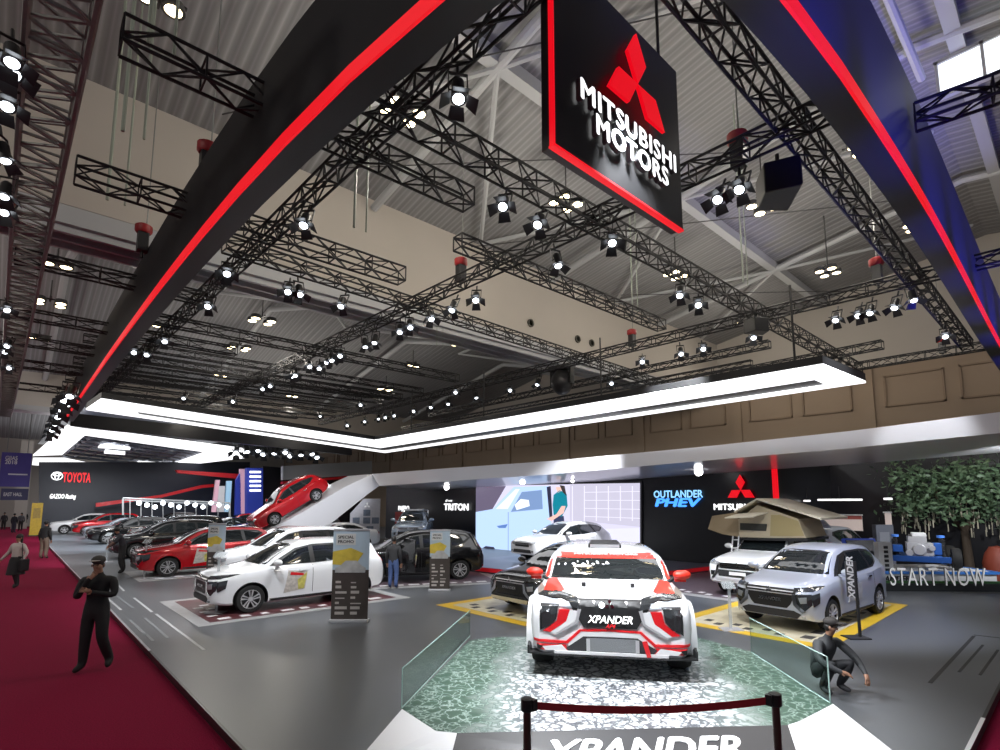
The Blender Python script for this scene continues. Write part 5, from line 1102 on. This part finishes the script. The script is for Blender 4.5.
MB().bb(-.3, .3, 0, .3, 0, .5).build('step_box', WHITEM, None) if False else None
k2, k2b = car('mpv', BLACKP, 'black car half hidden behind the rally car on yellow', (8.65, 9.15), 0, sc=(1, 1, .88))
patch(k2b, [(-.60, .40), (.60, .40), (.56, .26), (-.56, .26)], 'front', 1, .03, 'skid_plate', mat('cream_plate', (.7, .64, .45), .4), k2)
r1_, r1b = car('mpv', REDP, 'red car behind the narrow promo banner at the left', (3.35, 22.3), 0, sc=(1, 1, .95)); sticker(r1b, r1_)
car('mpv', WHITEP, 'white car parked right behind the nearest white car', (4.9, 18.4), 0, front='gen')
car('sedan', SILVP, 'silver low car behind the red car, below the ramp', (7.2, 25.0), 0, front='gen')
gt, gb_ = car('pickup', BLUEGP, 'blue-grey pickup on show in front of the red kiosk', (15.2, 23.6), radians(50), z=.3, front='pajero', name='pickup_truck')
b = MB(); b.path([(3.3, -.7, 1.1), (3.4, -.66, 1.8), (3.4, .66, 1.8), (3.3, .7, 1.1)], .035, 8); b.build('roll_bar', CHROME, gt, True); MB().bb(2.0, 3.0, -.5, .5, 1.78, 1.86).build('roof_box', WHITEM, gt)
car('crossover', WHITEP, 'white car side-on in front of the big video screen', (15.15, 15.3), radians(-4), z=.2, front='gen', sc=(1, 1, .93))
hc, hb_ = car('mpv', SILVP, 'silver car with its tailgate raised behind the other silver car', (24.3, 6.3), pi - .05, front='gen')
MB().prism([V((3.95, -.62, 1.66)), V((3.95, .62, 1.66)), V((4.6, .56, 2.02)), V((5.0, .5, 1.86)), V((5.0, -.5, 1.86)), V((4.6, -.56, 2.02))], (.02, 0, .05)).build('tailgate', SILVP, hc)
# car on the ramp, nose down
sl = (RAMP[0].z - RAMP[1].z) / (RAMP[0].x - RAMP[1].x); xn = pY(259, 520, YR + .9).x
ec, eb_ = car('crossover', REDP, 'red car parked nose-down on the white ramp', (xn, YR + 1.15), 0, front='gen')
ec.location.z = RAMP[1].z + (xn - RAMP[1].x) * sl + .02; ec.rotation_euler = (0, -atan(sl), 0)
# far rows
far = [('mpv', BLACKP, 3.6, 30.2, 'black car with a shiny bonnet behind the red car'), ('suv', BLACKP, 5.0, 35.5, 'black off-road car in the far row left of the ramp'), ('crossover', BLACKP, 3.7, 41.5, 'black car far along the aisle edge'), ('suv', BLACKP, 10.3, 36, 'black off-road car deep in the second row'),
       ('sedan', GREYP, 4.0, 47.5, 'grey low car in front of the far red one'), ('mpv', REDP, 3.8, 53.5, 'small red car far along the aisle'), ('crossover', WHITEP, 2.6, 56.9, 'white car at the very end under the navy wall'), ('sedan', BLACKP, 9.8, 43, 'black low car in the second row near the lamp rail'),
       ('sedan', WHITEP, 11.0, 27.6, 'white low car below the end of the ramp'), ('crossover', REDP, 12.5, 49, 'red car at the back beside the coloured pillars'), ('mpv', GREYP, 15.2, 41.0, 'grey car far behind the ramp'), ('mpv', BLACKP, 8.4, 54, 'black car right before the lamp rail far back')]
for kd, pt, x, y, lb_ in far: car(kd, pt, lb_, (x, y), 0, front='gen' if kd != 'mpv' else 'xp', far=True)
# ------------------------------------------------------------------ people
def person(label, loc, rotz, pose=None, cols=None, H=1.70, group=None, hair=1, cap=None, extra=None, fingers=True, face=True):
    J = dict(pelvis=((0, 0, .95), .115), waist=((0, 0, 1.10), .13), chest=((0, 0, 1.30), .155), nb=((0, .01, 1.45), .07), neck=((0, 0, 1.52), .05), h1=((0, -.015, 1.585), .072), h2=((0, 0, 1.66), .085),
             sL=((.185, 0, 1.40), .078), eL=((.25, .03, 1.13), .062), wL=((.26, -.04, .88), .042), mL=((.25, -.06, .81), .033),
             sR=((-.185, 0, 1.40), .078), eR=((-.25, .03, 1.13), .062), wR=((-.26, -.04, .88), .042), mR=((-.25, -.06, .81), .033),
             hL=((.095, 0, .90), .12), kL=((.105, -.02, .5), .088), aL=((.11, .03, .12), .068), tL=((.12, -.14, .045), .042),
             hR=((-.095, 0, .90), .12), kR=((-.105, -.02, .5), .088), aR=((-.11, .03, .12), .068), tR=((-.12, -.14, .045), .042))
    for k, v in (pose or {}).items(): J[k] = (v, J[k][1]) if len(v) == 3 else (v[:3], v[3])
    E = [('pelvis', 'waist', 't'), ('waist', 'chest', 't'), ('chest', 'nb', 't'), ('nb', 'neck', 's'), ('neck', 'h1', 's'), ('h1', 'h2', 's')]
    for s in 'LR': E += [('chest', 's' + s, 't'), ('s' + s, 'e' + s, 't'), ('e' + s, 'w' + s, 'a'), ('w' + s, 'm' + s, 's'), ('pelvis', 'h' + s, 'p'), ('h' + s, 'k' + s, 'p'), ('k' + s, 'a' + s, 'p'), ('a' + s, 't' + s, 'f')]
    if fingers:
        for s in 'LR':
            w = V(J['w' + s][0]); m = V(J['m' + s][0]); d = (m - w).normalized(); sd = d.orthogonal().normalized() if abs(d.x) > .9 else (V((1, 0, 0)) - d * d.x).normalized(); u = d.cross(sd)
            for k in range(4):
                a = m + sd * (.024 * (k - 1.5)) + d * .03; b_ = a + d * (.045 - .006 * abs(k - 1.2)) - u * .01; c_ = b_ + d * .028 - u * .022
                J['f%s%da' % (s, k)] = (tuple(a), .0105); J['f%s%db' % (s, k)] = (tuple(b_), .009); J['f%s%dc' % (s, k)] = (tuple(c_), .008)
                E += [('m' + s, 'f%s%da' % (s, k), 's'), ('f%s%da' % (s, k), 'f%s%db' % (s, k), 's'), ('f%s%db' % (s, k), 'f%s%dc' % (s, k), 's')]
            a = w + d * .03 + sd * .03 * (1 if s == 'L' else -1) - u * .012; b_ = a + d * .035 + sd * .02 * (1 if s == 'L' else -1)
            J['f%sta' % s] = (tuple(a), .012); J['f%stb' % s] = (tuple(b_), .009); E += [('w' + s, 'f%sta' % s, 's'), ('f%sta' % s, 'f%stb' % s, 's')]
    names = list(J); me = bpy.data.meshes.new('body'); bm = bmesh.new(); ly = bm.verts.layers.skin.verify(); vv = {}
    for n in names:
        v = bm.verts.new(J[n][0]); v[ly].radius = (J[n][1], J[n][1]); vv[n] = v
        if n[0] == 't': v[ly].radius = (.045, .032)
        if n in ('waist', 'chest', 'pelvis'): v[ly].radius = (J[n][1] * 1.22, J[n][1] * .9) if not pose or 'pelvis' not in pose else (J[n][1] * 1.1, J[n][1])
    vv['pelvis'][ly].use_root = True
    for a, b_, _ in E: bm.edges.new((vv[a], vv[b_]))
    bm.to_mesh(me); bm.free(); o = link('body', me); o.modifiers.new('s', 'SKIN').use_smooth_shade = True; sb = o.modifiers.new('d', 'SUBSURF'); sb.levels = 1; sb.render_levels = 1
    dg = bpy.context.evaluated_depsgraph_get(); m2 = bpy.data.meshes.new_from_object(o.evaluated_get(dg)); bpy.data.objects.remove(o)
    c = dict(t=(.02, .02, .022), a=(.02, .02, .022), p=(.015, .015, .017), s=(.36, .2, .13), f=(.012, .012, .012)); c.update(cols or {})
    keys = 'tapsf'; m2.materials.clear()
    for k in keys: m2.materials.append(SKIN if k == 's' and 's' not in (cols or {}) else mat('cloth_%d_%d_%d' % tuple(int(q * 999) for q in c[k]), c[k], .75 if k != 's' else .5))
    segs = [(V(J[a][0]), V(J[b_][0]), (J[a][1] + J[b_][1]) / 2, r) for a, b_, r in E]
    for f in m2.polygons:
        p = f.center; best = (9, 't')
        for a, b_, r, kk in segs:
            d = b_ - a; t = max(0, min(1, (p - a).dot(d) / d.length_squared)); q = (p - a - d * t).length - r * .8
            if q < best[0]: best = (q, kk)
        f.material_index = keys.index(best[1])
    m2.polygons.foreach_set('use_smooth', [True] * len(m2.polygons))
    root = thing('person', label, 'person', loc, rotz, group); root.scale = (H / 1.745,) * 3
    link('body', m2, root)
    hc_ = V(J['h2'][0]); fd = extra.get('look', V((0, -1, 0))) if extra else V((0, -1, 0)); fd = V(fd).normalized(); sx = fd.cross(UPZ).normalized()
    Mf = Matrix((sx, -fd, UPZ)).transposed()
    if hair and not cap: MB().ball(hc_ + V((0, 0, .02)) - fd * .02, .1, (.93, 1.02, 1.0), M=Mf).build('hair', DARKHAIR, root, True)
    if extra and extra.get('long'): MB().ball(hc_ - fd * .05 + V((0, 0, -.09)), .1, (.9, .6, 1.7), M=Mf).build('long_hair', DARKHAIR, root, True)
    if cap:
        b = MB(); b.ball(hc_ + V((0, 0, .055)), .102, (.95, 1.06, .72), M=Mf); q = hc_ + V((0, 0, .052)) + fd * .13; MB().ball(q, .085, (.9, .95, .12), M=Mf).build('brim', mat('brim_%d' % int(cap[0] * 999), tuple(c_ * (5 if cap[0] > .05 else 1) for c_ in cap), .8), root, True); b.build('cap', mat('cap_%d' % int(cap[0] * 999), cap, .8), root, True)
        MB().ball(hc_ - fd * .03 - V((0, 0, .03)), .088, (.95, .85, .8), M=Mf).build('hair', DARKHAIR, root, True)
    if face:
        b = MB(); ec_ = hc_ - V((0, 0, .015)) + fd * .078
        for k in (-1, 1): b.ball(ec_ + sx * .03 * k, .011, n=8, m=6)
        b.build('eyes', mat('eye_dark', (.03, .02, .02), .3), root, True)
        b = MB(); n_ = hc_ - V((0, 0, .045)) + fd * .082; b.ball(n_, .016, (.8, 1.0, 1.3), n=8, m=6, M=Mf); b.build('nose', SKIN, root, True)
        b = MB(); b.ball(hc_ - V((0, 0, .085)) + fd * .07, .02, (1.1, .5, .25), n=8, m=6, M=Mf); b.build('mouth', mat('lips', (.28, .1, .08), .5), root, True)
        b = MB()
        for k in (-1, 1): b.ball(hc_ - V((0, 0, .03)) + sx * .083 * k, .024, (.4, .7, 1.1), n=8, m=6, M=Mf)
        b.build('ears', SKIN, root, True)
    return root
ZC = -.1
toward = -YAW                       # local -Y turned to the camera
def gp_(x, y, z=ZC): return hp(x, y, z)
person('man in black with a pale-brimmed cap standing arms folded on the red carpet', gp_(91, 671), toward + .25, cap=(.06, .055, .05), H=1.73,
       pose=dict(sL=(.21, 0, 1.42), sR=(-.21, 0, 1.42), eL=(.27, -.08, 1.16), wL=(.04, -.24, 1.24, .034), mL=(-.05, -.25, 1.27), eR=(-.24, -.12, 1.14), wR=(-.06, -.22, 1.42, .034), mR=(-.015, -.18, 1.49), kL=(.13, -.06, .52), aL=(.2, .12, .13), tL=(.22, -.03, .06), kR=(-.11, -.02, .5), aR=(-.13, -.0, .09), tR=(-.18, -.16, .045), h2=(-.02, -.02, 1.66), h1=(-.015, -.035, 1.585), chest=(0, 0, 1.3, .15), waist=(0, 0, 1.1, .13)), cols=dict(t=(.012, .012, .013), a=(.012, .012, .013), p=(.012, .012, .013)))
wm = person('woman in a white blouse and black skirt walking up the red carpet', gp_(14, 588), toward - .1, H=1.62, cols=dict(t=(.55, .5, .46), a=(.55, .5, .46), p=(.02, .02, .022)),
       pose=dict(eL=(.3, .05, 1.16), wL=(.27, -.05, .95), mL=(.26, -.08, .88), eR=(-.33, .02, 1.16), wR=(-.46, -.08, .96), mR=(-.5, -.1, .9), kL=(.1, -.08, .5), aL=(.1, .0, .09), tL=(.1, -.15, .045), kR=(-.1, .05, .5), aR=(-.1, .18, .12), tR=(-.1, .04, .05)), extra=dict(long=1))
MB().lathe([(.16, 1.02), (.2, .9), (.25, .45), (.24, .44), (.001, .9)], n=18).build('skirt', mat('skirt_black', (.02, .02, .022), .8), wm, True)
bg = MB(); bg.bb(.26, .36, -.18, .12, .55, .95); bg.build('shoulder_bag', BLACK, wm, bevel=.03); MB().path([(.31, -.1, .95), (.2, -.05, 1.44), (.31, .08, .95)], .012, 5).build('bag_strap', BLACK, wm)
person('man in a black jacket and beige trousers seen from behind on the carpet edge', gp_(43, 559), toward + pi, H=1.75, cols=dict(p=(.22, .17, .13)), face=False, pose=dict(chest=(0, 0, 1.3, .16), waist=(0, 0, 1.1, .145)))
person('person in dark clothes leaning forward beside the far black car', hp(121, 573, 0), toward - .9, H=1.66, cols=dict(t=(.03, .03, .04), a=(.2, .12, .1)), face=False,
       pose=dict(waist=(0, -.02, 1.10), chest=(0, -.1, 1.29), nb=(0, -.16, 1.43), neck=(0, -.19, 1.49), h1=(0, -.23, 1.54), h2=(0, -.25, 1.61), sL=(.18, -.13, 1.38), eL=(.3, -.28, 1.2), wL=(.28, -.46, 1.05), mL=(.27, -.5, 1.0), sR=(-.18, -.13, 1.38), eR=(-.32, -.2, 1.15), wR=(-.3, -.4, 1.0), mR=(-.29, -.44, .95), kL=(.16, -.08, .5), aL=(.22, .05, .09), tL=(.24, -.12, .045), kR=(-.16, .02, .5), aR=(-.24, .1, .09), tR=(-.26, -.06, .045)))
person('person in a black shirt and blue jeans standing at the open car door', hp(393, 589, 0), toward + pi - .2, H=1.5, cols=dict(p=(.06, .1, .24), f=(.35, .3, .3)), face=False)
# crouching man
fl_ = V((-.6, -.8, 0))
person('man in a grey shirt and cap crouching beside the glass barrier', hp(830, 692, 0), toward + .35, H=1.5, cap=(.045, .04, .038), cols=dict(t=(.042, .044, .048), a=(.042, .044, .048), p=(.012, .013, .016), f=(.05, .05, .055)),
       pose=dict(pelvis=(0, .18, .30), waist=(0, .16, .46), chest=(0, .04, .64, .14), nb=(0, -.02, .80), neck=(.005, -.05, .87), h1=(.015, -.08, .94), h2=(.02, -.08, 1.015), sL=(.2, .0, .76), eL=(.33, -.20, .54), wL=(.24, -.42, .38), mL=(.21, -.46, .31), sR=(-.2, .0, .76), eR=(-.36, -.16, .54), wR=(-.22, -.36, .42), mR=(-.14, -.40, .40), hL=(.1, .15, .28), kL=(.2, -.26, .50, .07), aL=(.17, -.02, .09), tL=(.2, -.2, .045), hR=(-.1, .15, .28), kR=(-.2, -.26, .52, .07), aR=(-.15, -.0, .09), tR=(-.18, -.18, .045)), extra=dict(look=(.45, -.85, 0)))
fp = [(3, 530, 'left edge'), (13, 533, ''), (20, 531, ''), (17, 528, ''), (24, 527, ''), (7, 526, '')]
LBL_ = ['visitor in dark clothes at the left picture edge of the far carpet', 'visitor in a dark coat beside another under the purple banner', 'visitor in grey walking away down the far carpet', 'visitor in black far down the red carpet in front of the column', 'visitor with pale trousers close to the yellow sign board', 'smallest visitor at the far end of the red carpet']
for k, (x, y, _) in enumerate(fp):
    person(LBL_[k], gp_(x, y), toward + (pi if k % 2 else .3), H=1.68, face=False, fingers=False, group='far visitors on the carpet', cols=dict(t=((.03, .03, .035), (.02, .02, .03), (.12, .12, .13), (.05, .02, .03), (.02, .02, .02), (.1, .06, .06))[k], p=((.02, .02, .02), (.03, .03, .05), (.03, .03, .03), (.02, .02, .02), (.2, .18, .16), (.02, .02, .03))[k]), extra=dict(long=1) if k in (2, 3) else None)
# ------------------------------------------------------------------ light
wd = bpy.data.worlds.new('world'); SC.world = wd; wd.use_nodes = True; bgN = wd.node_tree.nodes['Background']; bgN.inputs['Color'].default_value = (.62, .66, .74, 1); bgN.inputs['Strength'].default_value = .34
def lamp(kind, loc, energy, col=(1, 1, 1), target=None, size=.12, angle=60, blend=.6):
    d = bpy.data.lights.new('lamp', kind); d.energy = energy; d.color = col; d.shadow_soft_size = size
    if kind == 'SPOT': d.spot_size = radians(angle); d.spot_blend = blend
    o = bpy.data.objects.new('spot_lamp' if kind == 'SPOT' else 'point_lamp', d); COL.objects.link(o); o.location = loc
    if target is not None: o.rotation_euler = (V(target) - V(loc)).to_track_quat('-Z', 'Y').to_euler()
    return o
WARM = (1, .84, .62); COOLC = (.93, .96, 1)
for p in FPOS[:9]: lamp('POINT', V((p.x, p.y, 9.4)), 260 if p.x < 13 else 170, (1, .92, .8), size=.4)
for p in FPOS[15::2]: lamp('POINT', V((p.x, p.y, 8.1)), 260, (1, .93, .82), size=.4)
for q in ((-6, 6, 9.5), (-6, 16, 9.0), (-5, 28, 8.0), (-4, 44, 8.0)): lamp('POINT', q, 520, (1, .94, .84), size=.5)
def key(src, tgt, e, a=45, col=COOLC, size=.15): lamp('SPOT', src, e, col, tgt, size, a)
key((2.6, 4.6, 6.7), (pc.x, pc.y, .6), 2600, 50); key((7.1, 1.4, 6.7), (pc.x + .3, pc.y - .4, .3), 2200, 60); key((4.4, 2.6, 6.8), (pc.x - .4, pc.y - .3, .2), 1500, 60); key((6.2, 5.5, 7.0), (pc.x + .2, pc.y - .2, .2), 2000, 60)
key((7.1, 3.0, 6.7), (13, 4.5, .8), 1700, 48); key((12, 2.2, 6.9), (13.5, 4.4, .8), 1100, 60); key((10, 6.5, 6.9), (15.2, 6.6, 1.2), 3000, 42)
key((3.0, 10, 6.8), (5.2, 13.6, .8), 1150, 60); key((7.0, 10.5, 6.8), (5.5, 14, .8), 1000, 60); key((7.0, 11.5, 6.8), (10, 14.5, .8), 1100, 55)
key((7.0, 6.6, 6.8), (9, 8.7, .8), 900, 50); key((2.9, 18, 6.8), (5, 21.8, .8), 1600, 60); key((7, 18, 6.8), (6.5, 18, .8), 1300, 80)
key((14.3, 10, 6.8), (17, 15.3, 1), 5200, 45); key((14.2, 17, 6.8), (14.5, 21, 1), 1500, 50); key((9, 22, 6.6), (13.5, 30.5, 3), 3500, 40)
key((3.2, 27, 6.6), (5, 31, .6), 1800, 80); key((5, 34, 6.0), (6, 40, .6), 2200, 90); key((5, 44, 6.5), (6, 52, .6), 2600, 90)
for y, e_ in ((5, 200), (10, 500), (16, 650), (23, 700)): key((12, y, 6.6), (16.6, y + 1, 4.2), e_, 75)
key((14.5, 2, 6.6), (19, 3.4, .6), 500, 40); key((18.2, .6, 3.9), (22.6, 3.2, 2.6), 1100, 80)  # second spot is added under the canopy to brighten the tree

for x in (4.5, 7, 9.5, 12, 14.5, 17, 20): lamp('SPOT', (x, -.5, 4.2), 900 + x * 60, (.05, .06, 1), (x + .3, 1.2, 7.5), .2, 46, .9)  # unseen blue spots added beside the stand to wash the right fascia
lamp('SPOT', (13.2, 1.6, 5.5), 350, (.2, .3, 1), (13.5, 3.9, .7), .2, 60)
